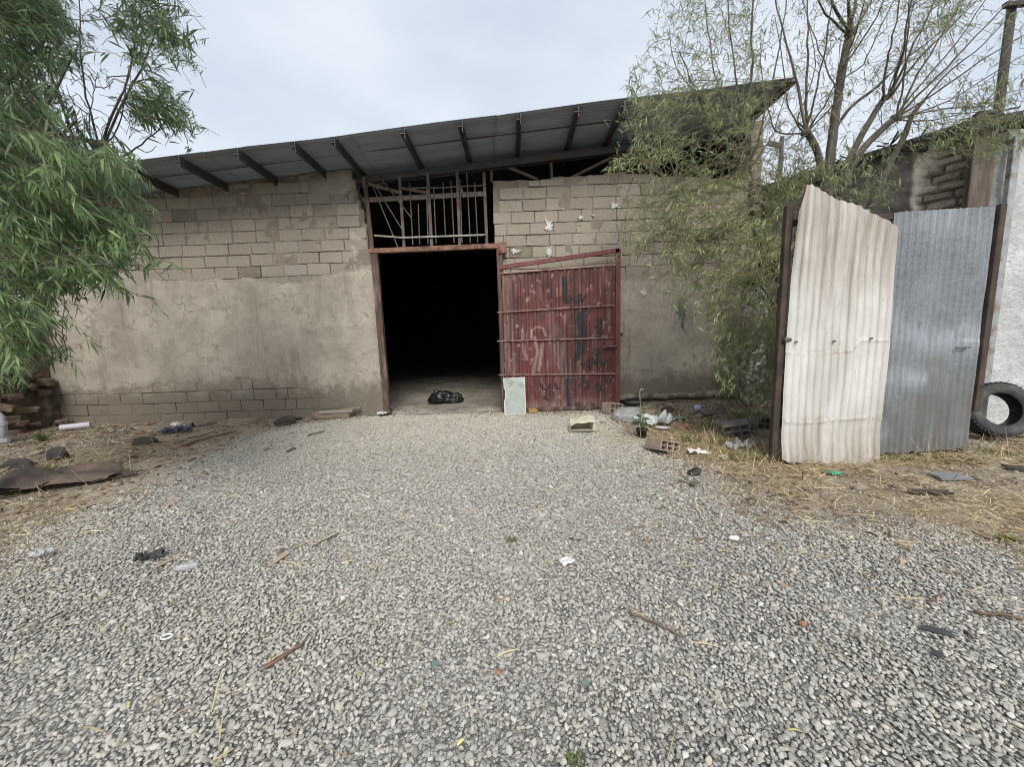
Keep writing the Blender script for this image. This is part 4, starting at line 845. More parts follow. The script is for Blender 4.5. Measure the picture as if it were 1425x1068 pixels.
# left willow: big leafy mass at the near left
LT = empty('willow_tree', (-5.2, 3.4, 0), 'dense dark green willow hanging over the left edge', 'tree', 'willow trees')
mb = MB(); mb.tube([(-5.25, 3.4, -.1), (-5.2, 3.42, .9), (-5.1, 3.45, 1.9), (-5.0, 3.5, 2.7)], [.17, .14, .125, .11], 12).build('trunk', MBARK, LT, True)
Ls_ = []; mb = MB()
for a in ([(-90, 300), (-20, 240), (60, 230), (130, 260), (190, 300)], [(-90, 300), (-30, 330), (60, 350), (130, 380)], [(-100, 320), (-40, 400), (30, 460), (90, 490)], [(-90, 250), (-20, 150), (40, 80), (90, 20)], [(-90, 260), (0, 200), (60, 150), (110, 60)],
          [(-90, 280), (20, 260), (100, 245), (140, 232)], [(-100, 340), (-60, 430), (-20, 500), (20, 540)]):
    Ls_.append(limb(mb, a, 3.5, 3.1 if a[-1][1] > 240 else 3.7, .030, .004))
mb.build('limb', MBARK, LT, True)
mb = MB(); Ls_.append(limb(mb, [(95, 262), (118, 240), (130, 222), (139, 205)], 4.0, 4.15, .06, .045)); mb.blob(V(140, 204, 4.15), (.075, .07, .06), .35, 2, 2, 3).build('pollard_head', mat('cut_wood', (.20, .165, .12), (.34, .285, .21), 8, .9, (.14, .115, .085), 5), LT, True)
mb = MB(); Sh = []
for a, r in (([(138, 205), (126, 160), (115, 110), (112, 50), (110, -10)], .017), ([(141, 204), (160, 150), (176, 118), (188, 60), (196, 10)], .020), ([(143, 205), (172, 140), (196, 95), (212, 55), (222, 5)], .018), ([(150, 226), (176, 215), (202, 196), (222, 180), (236, 160)], .014),
             ([(134, 206), (124, 170), (130, 130), (136, 100)], .010), ([(140, 205), (158, 190), (168, 165), (174, 130), (178, 90)], .012), ([(108, 205), (88, 150), (70, 100), (55, 60)], .022), ([(132, 207), (108, 180), (95, 155), (88, 125)], .012)):
    Sh.append(limb(mb, a, 4.15, 4.3, r*.62, r*.25, .004, 6))
for a in (([(122, 150), (112, 135), (104, 128)]), ([(125, 160), (104, 145), (92, 118)]), ([(133, 120), (146, 122), (158, 114)]), ([(160, 150), (150, 170), (140, 182)]), ([(178, 105), (160, 106), (148, 108)]), ([(190, 205), (205, 212), (218, 203)])): limb(mb, a, 4.2, 4.25, .006, .002, .004, 5)
mb.build('shoot', MBARK, LT, True)
cr = Crown()
P1 = [(-30, 150), (10, 165), (70, 195), (130, 228), (215, 236), (226, 258), (205, 285), (200, 300), (226, 332), (192, 345), (195, 370), (170, 372), (195, 412), (176, 420), (150, 395), (120, 405), (128, 440), (95, 430), (60, 440), (118, 486), (90, 500), (60, 505), (30, 540), (-30, 560)]
for k, (x, y) in enumerate(inpoly(P1, 54)):               # hanging bunches, with dark gaps between them
    Y = random.uniform(2.4, 3.2); q = [(x+math.cos(t)*26*random.uniform(.6, 1.2), y+math.sin(t)*17*random.uniform(.6, 1.2)) for t in np.linspace(0, 5.6, 8)]
    fill(cr, q, 9, Y-.12, Y+.12, (.8, -.3, -.35+random.gauss(0, .15)), (.3, .5), 16, .135, .60+random.gauss(0, .08), Ls_, .3, .35, 0, .3)
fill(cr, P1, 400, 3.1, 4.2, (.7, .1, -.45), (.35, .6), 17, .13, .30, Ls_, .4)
fill(cr, [(-40, 150), (60, 190), (140, 240), (150, 300), (110, 400), (40, 480), (-40, 520)], 330, 3.5, 4.8, (.6, .2, -.4), (.4, .7), 20, .13, .22, Ls_, .5)  # deeper leaves get a darker tint, painting the crown's inner shade
for x, y in ((226, 300), (228, 440), (130, 480), (112, 520), (215, 262), (205, 380), (232, 332)): cr.spray(V(x, y, 2.7), (.85, -.3, -.42), .6, 20, .12, .62, .3)
P2 = [(-30, -40), (70, -40), (92, 10), (108, 38), (98, 70), (108, 95), (60, 100), (92, 140), (60, 165), (25, 150), (0, 200), (-30, 200)]
fill(cr, P2, 480, 2.9, 4.2, (.75, -.1, -.1), (.3, .5), 16, .125, .42, Ls_, .5, .35, 0, .15)
fill(cr, [(40, 160), (75, 160), (100, 195), (105, 212), (50, 195), (20, 170)], 60, 3.4, 4.2, (.8, 0, -.3), (.25, .4), 14, .115, .42, Ls_, .4, .35, 0, .1)
fill(cr, [(100, 40), (135, 48), (138, 70), (108, 88)], 16, 4.0, 4.3, (.8, 0, 0), (.2, .35), 12, .09, .35, Sh, .4)
fill(cr, [(170, -60), (228, -60), (243, 30), (262, 60), (254, 95), (226, 92), (208, 72), (186, 88), (170, 66), (164, 20)], 165, 4.0, 4.6, (.35, -.1, .0), (.2, .35), 16, .125, .62, Sh, .6, .5, 0, .08)
fill(cr, [(190, 140), (205, 122), (250, 120), (262, 148), (278, 182), (252, 186), (226, 184), (190, 165)], 110, 4.0, 4.5, (.8, -.1, -.15), (.2, .32), 14, .12, .60, Sh, .5, .4, 0, .08)
fill(cr, [(125, 88), (145, 88), (148, 108), (128, 112)], 6, 4.1, 4.2, (.3, 0, .6), (.15, .2), 11, .07, .35, Sh, .4)
for i in range(330):                                      # unseen rest of the crown beyond the left edge, put in for shading
    p = (random.gauss(-5.6, .8), random.uniform(1.8, 5.6), random.uniform(1.2, 4.9))
    if p[0] < -1.42*p[1]+.1: cr.spray(p, (random.gauss(0, 1), random.gauss(0, 1), -.3), .6, 18, .13, .4, .3)
for i in range(420):                                      # upper crown, added unseen above the view to shade the left wall
    y = random.uniform(1.8, 4.4); p = (random.uniform(-6.6, -2.9), y, 1.5+.86*y+random.uniform(.35, 2.0)); cr.spray(p, (random.gauss(0, 1), random.gauss(0, 1), -.2), .6, 18, .14, .4, .3)
fill(cr, [(-330, 120), (40, 215), (110, 250), (130, 300), (95, 390), (-330, 480)], 300, 4.8, 6.7, (.6, 0, -.3), (.4, .6), 18, .13, .35, None, .5)  # leaves added behind the front mass to shade the left wall
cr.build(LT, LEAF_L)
# right: slender willow against the wall, whitewashed post behind it
R1 = empty('willow_tree', tuple(G(1088, 590)*0+Vector((V(1088, 580, 5.7).x, 5.7, .05))), 'slender pale green willow leaning in front of the block wall right of the gate', 'tree', 'willow trees')
mb = MB(); L1 = [limb(mb, [(1086, 600), (1090, 520), (1090, 430), (1084, 385), (1066, 350), (1052, 318), (1046, 300)], 5.7, 5.75, .075, .05, .008, 10)]; mb.build('trunk', MBARK, R1, True)
mb = MB()
for a, r, y1 in (([(1046, 302), (1044, 265), (1043, 228)], .038, 5.75), ([(1043, 230), (1042, 150), (1046, 60), (1049, -60)], .026, 5.7), ([(1043, 232), (1056, 190), (1070, 130), (1090, 40), (1104, -60)], .017, 5.9), ([(1041, 228), (1032, 150), (1018, 60), (1008, -40)], .016, 5.5), ([(1046, 235), (1010, 195), (985, 165), (966, 125), (945, 70)], .016, 5.1),
                 ([(1046, 240), (1000, 215), (955, 203), (905, 215), (862, 232)], .013, 4.9), ([(1048, 305), (1010, 325), (975, 335), (925, 325), (885, 345)], .016, 4.9), ([(1050, 270), (1005, 255), (950, 270), (900, 285)], .014, 4.8), ([(1046, 240), (1010, 228), (960, 238), (930, 262)], .012, 4.9),
                 ([(1090, 460), (1078, 430), (1060, 400), (1040, 395)], .03, 5.4), ([(1092, 520), (1082, 470), (1070, 430), (1052, 405)], .026, 5.5), ([(1088, 380), (1096, 362), (1108, 352)], .03, 5.8), ([(1043, 226), (1058, 190), (1080, 150)], .012, 5.7), ([(1042, 228), (985, 150), (950, 110), (928, 40)], .012, 5.3), ([(1040, 226), (1000, 120), (985, 40), (975, -50)], .012, 5.6), ([(1047, 230), (1065, 205), (1080, 175), (1092, 130)], .010, 5.7), ([(1052, 300), (1080, 280), (1110, 262), (1135, 262)], .014, 5.5)):
    L1.append(limb(mb, a, 5.75 if a[0][1] < 320 else 5.7, y1, r, r*.3, .010, 6))
mb.build('limb', MBARK, R1, True)
cr = Crown()
fill(cr, [(868, 110), (895, 60), (912, 15), (945, -40), (1045, -40), (1060, 60), (1062, 150), (1000, 150), (940, 140), (870, 170)], 330, 4.9, 6.0, (-.45, -.1, .55), (.2, .35), 11, .095, .52, L1, .6, .3, 0, .15)
fill(cr, [(868, 130), (1000, 105), (1050, 140), (1058, 240), (1000, 262), (905, 262), (880, 232), (868, 190)], 300, 4.8, 5.9, (-.6, -.25, .1), (.3, .5), 15, .095, .60, L1, .6, .25)
fill(cr, [(838, 232), (880, 205), (930, 200), (920, 225), (870, 240), (835, 240)], 40, 4.8, 5.1, (-.8, -.2, -.1), (.25, .45), 14, .095, .66, L1, .3, .35)
fill(cr, [(866, 290), (890, 272), (960, 250), (1040, 250), (1070, 300), (1085, 360), (1060, 400), (1000, 400), (960, 380), (905, 345), (872, 372), (862, 330)], 400, 4.7, 5.6, (-.65, -.25, -.1), (.3, .5), 16, .10, .64, L1, .55, .25)
fill(cr, [(918, 395), (960, 370), (1060, 390), (1090, 410), (1090, 590), (1050, 590), (1010, 570), (980, 530), (1000, 480), (960, 440)], 260, 4.8, 6.2, (-.5, -.2, -.3), (.3, .5), 16, .105, .52, L1, .6, .3)
fill(cr, [(985, 530), (1000, 470), (1085, 440), (1090, 590), (1020, 580)], 190, 5.2, 6.4, (-.3, -.2, -.2), (.3, .5), 17, .10, .20, L1, .6, .3)  # dark leaf tint paints the shade low in the bush
fill(cr, [(1060, 250), (1130, 240), (1135, 300), (1090, 330), (1088, 400), (1060, 330)], 120, 5.0, 5.9, (.3, -.3, -.3), (.3, .5), 16, .10, .50, L1, .5, .3)
fill(cr, [(880, 290), (1000, 270), (1080, 330), (1085, 560), (1010, 560), (985, 470), (930, 400), (880, 360)], 210, 4.6, 5.4, (-.5, -.3, -.15), (.25, .45), 17, .10, .70, L1, .5, .3, 0, .3)
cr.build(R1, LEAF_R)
# far right: many-stemmed pollard willow behind the tin sheets
R2 = empty('willow_tree', (4.15, 5.3, 0), 'many stemmed pollard willow with bare shoots behind the corrugated sheets', 'tree', 'willow trees')
L2 = []
def stem(a, y0, y1, r0, r1, name='limb', head=None):
    mb = MB(); L2.append(limb(mb, a, y0, y1, r0, r1, .004, 9))
    if head: mb.blob(V(*head, y1), (r1*1.7, r1*1.6, r1*1.4), .4, 2.2, 2, 5)
    mb.build(name, MBARK, R2, True)
stem([(1150, 600), (1150, 480), (1150, 380), (1150, 320)], 5.3, 5.3, .11, .085, 'trunk')
stem([(1150, 325), (1152, 245), (1158, 195), (1165, 140), (1175, 80), (1183, 45)], 5.3, 5.35, .062, .040, 'limb', (1183, 45))
stem([(1148, 330), (1146, 270), (1140, 220), (1128, 192), (1121, 184)], 5.3, 5.1, .045, .034, 'limb', (1121, 184))
stem([(1152, 325), (1165, 270), (1180, 225), (1205, 178), (1228, 140), (1240, 132)], 5.3, 5.4, .048, .028, 'limb', (1232, 136))
stem([(1153, 330), (1172, 265), (1195, 215), (1225, 182), (1245, 166)], 5.3, 5.2, .048, .034, 'limb', (1246, 164))
stem([(1165, 175), (1185, 148), (1215, 125), (1235, 106)], 5.35, 5.3, .022, .014)
stem([(1205, 300), (1240, 225), (1258, 190), (1270, 160), (1285, 140)], 5.35, 5.4, .045, .022, 'limb', (1256, 196))
mb = MB(); r_ = random.Random(4)
SHT = [([(1183, 45), (1160, 5), (1150, -50)], .022), ([(1183, 45), (1180, 0), (1172, -60)], .022), ([(1184, 45), (1190, 0), (1200, -60)], .022), ([(1185, 48), (1210, 5), (1228, -50)], .018), ([(1183, 50), (1150, 20), (1128, -20)], .016), ([(1172, 95), (1210, 40), (1235, -10)], .013), ([(1180, 70), (1195, 30), (1215, -50)], .011),
       ([(1121, 184), (1110, 120), (1095, 60), (1072, -30)], .020), ([(1121, 183), (1124, 110), (1124, 40), (1124, -40)], .017), ([(1121, 184), (1138, 120), (1152, 40), (1160, -20)], .013), ([(1120, 185), (1085, 185), (1072, 165), (1062, 120), (1058, 60)], .011), ([(1119, 184), (1098, 150), (1090, 90), (1078, 20)], .012), ([(1122, 183), (1145, 150), (1170, 100), (1200, 40)], .010), ([(1118, 178), (1112, 160), (1135, 90), (1118, 0)], .010), ([(1124, 183), (1155, 150), (1175, 120)], .010),
       ([(1240, 132), (1252, 90), (1262, 40), (1272, -30)], .016), ([(1241, 132), (1280, 80), (1320, 40), (1370, -10)], .016), ([(1228, 140), (1232, 95), (1242, 50), (1256, -30)], .015), ([(1241, 131), (1268, 70), (1292, 20), (1315, -40)], .016), ([(1236, 130), (1260, 50), (1280, -30)], .010),
       ([(1246, 164), (1290, 120), (1345, 65), (1400, 5)], .017), ([(1247, 165), (1300, 130), (1365, 85), (1430, 45)], .015), ([(1246, 163), (1256, 120), (1262, 60), (1268, -30)], .013), ([(1247, 165), (1310, 152), (1370, 148)], .010), ([(1246, 164), (1280, 100), (1310, 50), (1345, -10)], .014), ([(1247, 166), (1320, 140), (1400, 90), (1440, 70)], .010), ([(1235, 106), (1275, 70), (1330, 30)], .009), ([(1247, 167), (1290, 168), (1340, 158), (1378, 155)], .009), ([(1285, 140), (1320, 100), (1370, 60), (1425, 0)], .012), ([(1248, 162), (1270, 130), (1330, 60), (1385, -20)], .012), ([(1165, 130), (1150, 95), (1130, 40), (1110, -20)], .010), ([(1170, 110), (1200, 90), (1225, 40), (1248, -10)], .010)]
for a, r in SHT: L2.append(limb(mb, a, 5.25+r_.uniform(-.1, .1), 5.25+r_.uniform(-.7, .6), r, r*.35, .006, 6))
mb.build('shoot', MBARK, R2, True)
cr = Crown()
for l in L2[7:]:
    for _ in range(14):
        q = r_.choice(l); cr.spray(q+Vector((random.gauss(0, .10), random.gauss(0, .12), random.gauss(0, .10))), (random.gauss(.1, .6), random.gauss(0, .5), random.gauss(.2, .5)), random.uniform(.15, .35), 7, .075, .42, .3, .8, .0025)
fill(cr, [(1060, -20), (1425, -20), (1425, 130), (1300, 160), (1240, 200), (1150, 240), (1070, 220)], 200, 4.7, 5.9, (.3, -.1, .3), (.2, .4), 8, .075, .40, L2, .6, .3)
fill(cr, [(1290, 20), (1310, -30), (1360, -30), (1345, 30), (1300, 62)], 60, 4.6, 5.3, (.3, -.2, .2), (.2, .4), 13, .085, .55, L2, .5, .3)
fill(cr, [(1285, 178), (1330, 160), (1375, 145), (1430, 120), (1430, 205), (1385, 235), (1330, 215), (1300, 210)], 120, 4.5, 4.9, (.5, -.3, -.3), (.25, .45), 14, .085, .40, L2, .5, .3, 0, .25)
fill(cr, [(1085, 250), (1130, 238), (1180, 215), (1240, 208), (1262, 235), (1250, 285), (1200, 312), (1150, 280), (1125, 262), (1090, 310)], 150, 4.6, 5.5, (.3, -.3, -.25), (.25, .45), 14, .09, .50, L2, .6, .3, 0, .2)
fill(cr, [(1060, 190), (1100, 200), (1140, 205), (1160, 235), (1110, 250), (1080, 245)], 60, 5.0, 5.6, (.1, -.2, .2), (.2, .4), 10, .08, .30, L2, .6, .3)
cr.build(R2, LEAF_R)
pp = V(1052, 500, 6.75); wp = MB(); wp.sheet((pp.x-.17, 6.75, .1), (.34, 0, 0), (0, 0, 2.12), 24, 90, lambda a, b: .02*fbm(a*5, b*22, 0, 3, 4), .26)
tag(wp.build('whitewashed_post', mat('peeling_whitewash', (.10, .10, .09), (.62, .62, .59), 7, .9, (.2, .18, .15), 4, 25, .6, .01, 0, None, None, .3, .44, .54), None, True), 'peeling whitewashed post half hidden behind the bushy willow', 'post')
# ------------------------------------------------------------------ single things lying about
def E3(a=0, b=0, c=0): return Euler((a, b, c))
MBAG = mat('black_plastic', (.008, .008, .009), (.018, .018, .02), 4, .32, bs=30, bstr=.7, bd=.01)
MCLAY = mat('clay_block', (.27, .20, .155), (.40, .31, .245), 6, .9, (.33, .29, .25), 3, 30, .5, .006)
MCONC = mat('grey_concrete_lump', (.15, .135, .12), (.29, .265, .235), 6, .95, (.10, .09, .075), 4, 25, .7, .01)
MSTONE = mat('dark_stone', (.035, .03, .027), (.085, .072, .062), 6, .9, bs=25, bstr=.6)
MPALE = mat('pale_stone', (.45, .43, .39), (.62, .60, .56), 6, .9, bs=30, bstr=.5)
MWP = mat('white_plastic', (.66, .68, .70), (.80, .81, .82), 5, .4, bs=12, bstr=.3)
MCARD = mat('brown_card', (.34, .26, .17), (.46, .36, .25), 5, .85, (.25, .19, .13), 3)
MCREAMC = mat('cream_card', (.55, .52, .40), (.70, .67, .54), 4, .85, (.42, .37, .27), 4, 20, .4)
MWOOD = mat('weathered_wood', (.20, .155, .11), (.36, .29, .21), 4, .85, (.14, .10, .07), 4, 40, .5, .005, 0, (1, 6, 6))
MSTICK = mat('dry_stick', (.10, .065, .045), (.20, .14, .10), 8, .85, bs=40)
def film(name, col, a=.35):
    m, nt, b, co = new_mat(name); b.inputs['Base Color'].default_value = (*col, 1); b.inputs['Roughness'].default_value = .18
    b.inputs['Alpha'].default_value = a; bump(nt, b, noise(nt, co, 18, 5, .6), .8, .02); return m
MFILM = film('clear_plastic_film', (.62, .64, .66), .34)
def crumple(mb, c, w_, d_, h_, seed, th=.003, n=36, yaw=0.0, ragged=.10):
    """a crumpled piece of sheet lying on the ground, with a ragged outline"""
    R = RZ(yaw); u = R @ Vector((w_, 0, 0)); v = R @ Vector((0, d_, 0)); o = Vector(c)-u/2-v/2
    def fn(a, b):
        h = np.abs(fbm(a*3.1, b*3.1, seed*.7, seed, 3))*1.6*h_+np.abs(vn(a*7, b*7, 0, seed+3))*h_*.35
        r = np.maximum(np.abs(a-.5), np.abs(b-.5))*2+ragged*2*fbm(a*5+seed, b*5, 0, seed+5, 3)+.15*vn(a*2.2, b*2.2, 0, seed+8)
        return h+.008, (r < .93)[:-1, :-1]
    return mb.sheet(o, u, v, n, n, fn, th)
# black rubbish bag in the doorway
g = G(620, 563); mb = MB(); z = .04
mb.blob((g.x-.07, g.y, z+.08), (.27, .18, .17), .55, 2.0, 4, 3, .07, None, True); mb.blob((g.x+.17, g.y-.02, z+.07), (.22, .17, .14), .55, 2.3, 4, 5, .06, None, True)
mb.blob((g.x-.18, g.y-.02, z+.20), (.06, .06, .08), .7, 2.6, 3, 8)
tag(mb.build('rubbish_bag', MBAG, None, True), 'crumpled black plastic bag lying in the dark doorway', 'bag')
g = G(549, 569); tag(crumple(MB(), (g.x, 7.34, .03), .26, .22, .05, 11).build('cloth', mat('dirty_white_cloth', (.45, .43, .40), (.6, .58, .55), 6, .9), None, True), 'dirty white rag on the sill beside the left door post', 'rag')
tag(crumple(MB(), (g.x+.01, 7.62, .05), .15, .12, .06, 12).build('cloth', mat('red_cloth', (.35, .02, .03), (.45, .05, .05), 6, .8), None, True), 'small red rag just inside the doorway', 'rag')
tag(crumple(MB(), (g.x-.06, 7.78, .05), .24, .14, .10, 13).build('plastic_sheet', MFILM, None, True), 'grey plastic scrap inside the doorway against the left post', 'plastic')
# board leaning on the gate
b0 = G(717, 575); bw, bh = .40, .70
bd_ = empty('leaning_board', (b0.x, 6.97, 0), 'pale greenish board with white edges leaning on the red gate', 'board')
tilt = math.atan2(.15, bh); R = Matrix.Rotation(-tilt, 3, 'X')
def bp(x, z, y=0): return Vector((b0.x, 7.02, .0))+R @ Vector((x, y, z))
MB().prism([bp(-bw/2+.02, .02, -.002), bp(bw/2-.012, .02, -.002), bp(bw/2-.012, bh-.012, -.002), bp(-bw/2+.012, bh-.012, -.002), bp(-bw/2+.012, .50, -.002), bp(-bw/2+.03, .47, -.002), bp(-bw/2+.03, .30, -.002), bp(-bw/2+.016, .27, -.002)], R @ Vector((0, -1, 0)), .004).build('face', mat('pale_green_face', (.30, .34, .31), (.42, .46, .42), 5, .5, (.24, .27, .25), 6, 20, .2), bd_)
MB().prism([bp(-bw/2, 0), bp(bw/2, .005), bp(bw/2, bh), bp(-bw/2-.005, bh-.01), bp(-bw/2, .5), bp(-bw/2+.02, .46), bp(-bw/2+.02, .31), bp(-bw/2, .27)], R @ Vector((0, 1, 0)), .018).build('backing', mat('white_board_edge', (.60, .59, .55), (.74, .73, .70), 8, .7), bd_)
g = G(741, 575); tag(MB().box((g.x, g.y, g.z+.045), (.17, .10, .07), E3(.1, .15, .3), .008, .006).build('wood_block', mat('ochre_wood', (.30, .18, .07), (.44, .28, .12), 7, .8)), 'ochre wood offcut at the foot of the red gate', 'wood offcut')
# cream cardboard box, mouth towards us
g = G(809, 603); bx = empty('cardboard_box', tuple(g), 'crushed cream cardboard box open on the gravel before the gate', 'box')
R = RZ(-.10); w_, d_, h_ = .34, .30, .15
q = lambda x, y, z: g+R @ Vector((x, y, z))
mb = MB(); t = .006
mb.prism([q(-w_/2, 0, .01), q(w_/2, 0, .02), q(w_/2, d_, .02), q(-w_/2, d_, .01)], (0, 0, 1), t)
mb.prism([q(-w_/2, 0, .012), q(-w_/2, d_, .012), q(-w_/2+.04, d_, h_), q(-w_/2+.015, 0, h_-.02)], (1, .0, 0), t)
mb.prism([q(w_/2, 0, .022), q(w_/2, d_, .022), q(w_/2-.03, d_, h_+.03), q(w_/2+.01, 0, h_+.01)], (-1, 0, 0), t)
mb.prism([q(-w_/2, d_, .01), q(w_/2, d_, .02), q(w_/2-.03, d_, h_+.03), q(-w_/2+.04, d_, h_)], (0, -1, 0), t)
mb.build('body', MCREAMC, bx)
MB().sheet(q(-w_/2+.01, -.03, h_-.025), R @ Vector((w_+.02, 0, .04)), R @ Vector((.01, d_+.03, .03)), 24, 18, lambda a, b: .018*fbm(a*4, b*4, 0, 5, 3)+.02*np.sin(a*3.1), .005).build('lid', MCREAMC, bx)
MB().prism([q(-w_/2, 0, .012), q(w_/2, 0, .02), q(w_/2-.01, -.05, .055), q(-w_/2+.01, -.045, .05)], (0, 0, 1), .005).build('flap', MCREAMC, bx)
MB().prism([q(w_/2, 0, .03), q(w_/2+.01, 0, h_), q(w_/2+.07, -.06, h_-.03), q(w_/2+.06, -.05, .05)], (1, 0, 0), .005).build('flap', MCREAMC, bx)
def hollow(c, size, R, m=MCLAY, name='hollow_block', nx=3, nz=2):
    """block pierced along its length (local y)"""
    L, D, H = size; mb = MB(); w_ = .018
    def bb(x, z, sx, sz, dy=0): p = R @ Vector((x, dy, z)); mb.box(Vector(c)+p, (sx, D-abs(dy)*2, sz), R, .004, .0015)
    for z in (-H/2+w_/2, H/2-w_/2): bb(0, z, L, w_)
    for i in range(nx+1): bb(-L/2+w_/2+i*(L-w_)/nx, 0, w_, H-2*w_-.001, .001)
    for j in range(1, nz): 
        for i in range(nx): bb(-L/2+w_+(i+.5)*(L-w_)/nx-w_/2, -H/2+j*H/nz, (L-w_)/nx-w_-.001, w_*.8, .002)
    mb.box(Vector(c), (L-.012, .02, H-.012), R, .002)
    return mb.build(name, m)
g = G(853, 577); tag(hollow((g.x, g.y+.05, g.z+.105), (.30, .24, .19), RZ(.5) @ Matrix.Rotation(.12, 3, 'Y')), 'hollow clay block standing against the free corner of the red gate', 'block')
g = G(926, 632); tag(hollow((g.x, g.y+.08, g.z+.085), (.30, .26, .13), RZ(.35) @ Matrix.Rotation(.25, 3, 'Y') @ Matrix.Rotation(-.14, 3, 'X')), 'tan hollow block tilted on the straw, nearest to the potted plant', 'block')
g = G(1030, 612); tag(hollow((g.x, g.y+.10, g.z+.12), (.32, .20, .20), RZ(-.5) @ Matrix.Rotation(-.25, 3, 'Y') @ Matrix.Rotation(.2, 3, 'X'), MCONC), 'grey hollow concrete block with a pale broken end under the willow', 'block')
g = G(1068, 598); tag(hollow((g.x, g.y+.10, g.z+.08), (.38, .20, .18), RZ(.2) @ Matrix.Rotation(.08, 3, 'Y'), MCONC), 'broken grey block half hidden by the frame of the cream sheet', 'block')
# plastic bags and rubbish by the ledge
g = G(876, 588); mb = MB(); mb.blob((g.x, g.y+.08, g.z+.09), (.24, .16, .15), .5, 2.1, 4, 21, .09, None, True); tag(mb.build('plastic_bag', MFILM, None, True), 'clear plastic bag bunched up next to the hollow clay block', 'bag')
g = G(908, 592); mb = MB(); crumple(mb, (g.x, g.y, g.z+.03), .62, .36, .16, 23, .004, 48, .1); tag(mb.build('plastic_sheet', mat('grey_white_sheet', (.42, .45, .47), (.66, .68, .69), 3, .35, (.22, .23, .24), 4), None, True), 'crumpled grey white plastic sheet behind the potted plant', 'plastic')
g = G(921, 598); tag(MB().lathe([(0, .012), (.085, .012), (.105, .022), (.112, .016), (.10, .0), (0, .0)], (g.x, g.y, g.z+.02), Euler((-.12, .05, 0)).to_matrix(), 32).build('pot_lid', MWP, None, True), 'round white lid lying by the crumpled plastic sheet', 'lid')
g = G(880, 566); tag(MB().lathe([(0, .01), (.10, .015), (.19, .055), (.20, .055), (.11, .0), (0, 0)], (g.x, g.y+.05, g.z+.02), Euler((-.1, .1, 0)).to_matrix(), 32).build('bowl', mat('dark_enamel', (.02, .024, .025), (.05, .055, .055), 5, .25), None, True), 'shallow dark dish at the foot of the wall beside the gate', 'dish')
g = G(969, 574); mb = MB().tube([g+Vector((-.03, 0, .10)), g+Vector((.04, -.02, .13))], .055, 14).tube([g+Vector((.04, -.02, .13)), g+Vector((.065, -.025, .14))], .03, 12); tag(mb.build('plastic_bottle', mat('lilac_plastic', (.40, .38, .62), (.55, .54, .74), 8, .3)), 'small lilac plastic bottle on the rubble by the ledge', 'bottle')
g = G(943, 586); tag(crumple(MB(), (g.x, g.y, g.z+.02), .30, .14, .08, 31, .004, 24, .1).build('plastic_scrap', mat('green_plastic', (.11, .17, .10), (.18, .25, .15), 5, .4), None, True), 'dull green plastic scrap between the ledge and the straw', 'plastic')
g = G(968, 634); tag(crumple(MB(), (g.x+.02, g.y, g.z+.015), .26, .13, .06, 33, .006, 24, -.1).build('paper_scrap', mat('white_paper', (.62, .60, .56), (.78, .77, .74), 8, .8), None, True), 'torn white paper in the straw right of the tan block', 'paper')
g = G(1030, 624); tag(crumple(MB(), (g.x-.03, g.y-.05, g.z+.01), .34, .22, .12, 35, .003, 30, .2).build('plastic_bag', MFILM, None, True), 'clear plastic film under the concrete block by the willow', 'bag')
for i, (px, py, r, m, lab) in enumerate((
    (985, 578, .09, MCONC, 'flat grey rubble lump right of the lilac bottle'), (1003, 592, .08, MCLAY, 'tan rubble lump in the weeds under the willow'), (905, 573, .08, MCLAY, 'reddish rubble lump behind the crumpled plastic sheet'),
    (930, 571, .09, MSTONE, 'dark rubble lump at the middle of the ledge'), (1050, 618, .06, MCONC, 'grey rubble lump right of the clear film'), (950, 598, .07, mat('red_rubble', (.16, .07, .05), (.27, .14, .10), 6, .9), 'dull red rubble lump right of the white lid'),
    (1010, 640, .05, MPALE, 'small pale stone in the straw left of the cream sheet'), (892, 585, .05, MCLAY, 'small tan lump left of the potted plant'))):
    g = G(px, py); tag(MB().blob((g.x, g.y+.03, g.z+r*.35), (r*1.3, r, r*.65), .45, 1.5, 3, 40+i).build('rubble_lump', m), lab, 'rubble', 'rubble lumps by the wall')
# potted plant
g = G(893, 610); pt = empty('potted_plant', tuple(g), 'tall leafy weed in a small black plastic pot', 'plant')
MB().lathe([(0, 0), (.055, 0), (.075, .12), (.082, .12), (.082, .135), (.07, .135), (.066, .11), (0, .11)], g, Matrix.Identity(3), 20).build('pot', mat('black_pot', (.012, .012, .012), (.03, .03, .03), 5, .5), pt, True)
st = [g+Vector(p) for p in ((0, 0, .1), (-.01, 0, .25), (-.015, .01, .42), (-.03, .01, .58), (-.035, 0, .66), (-.015, 0, .70), (.008, 0, .685), (.01, 0, .65))]
MB().tube(st, [.008, .008, .007, .006, .006, .006, .009, .004], 8).build('stem', mat('pale_green_stem', (.20, .23, .14), (.30, .33, .21), 6, .7), pt, True)
cr = Crown(); k = 17; u = np.linspace(.1, .93, k); P = np.array(st[:4]); pos = np.stack([np.interp(u*3, range(4), P[:, a]) for a in range(3)], 1); ang = np.arange(k)*2.4
cr.leaves(pos, np.stack([np.cos(ang), np.sin(ang), np.full(k, .55)], 1), np.linspace(.18, .07, k), np.linspace(.058, .022, k), RNG.uniform(.2, .5, k), .35)
mesh_obj('leaf', np.concatenate(cr.v), np.concatenate(cr.f), leaf_mat('weed_leaf', [(0, (.06, .10, .05)), (1, (.16, .22, .11))], (.14, .18, .12), .2), pt, False, {'tint': np.concatenate(cr.t)})['kind'] = 'stuff'
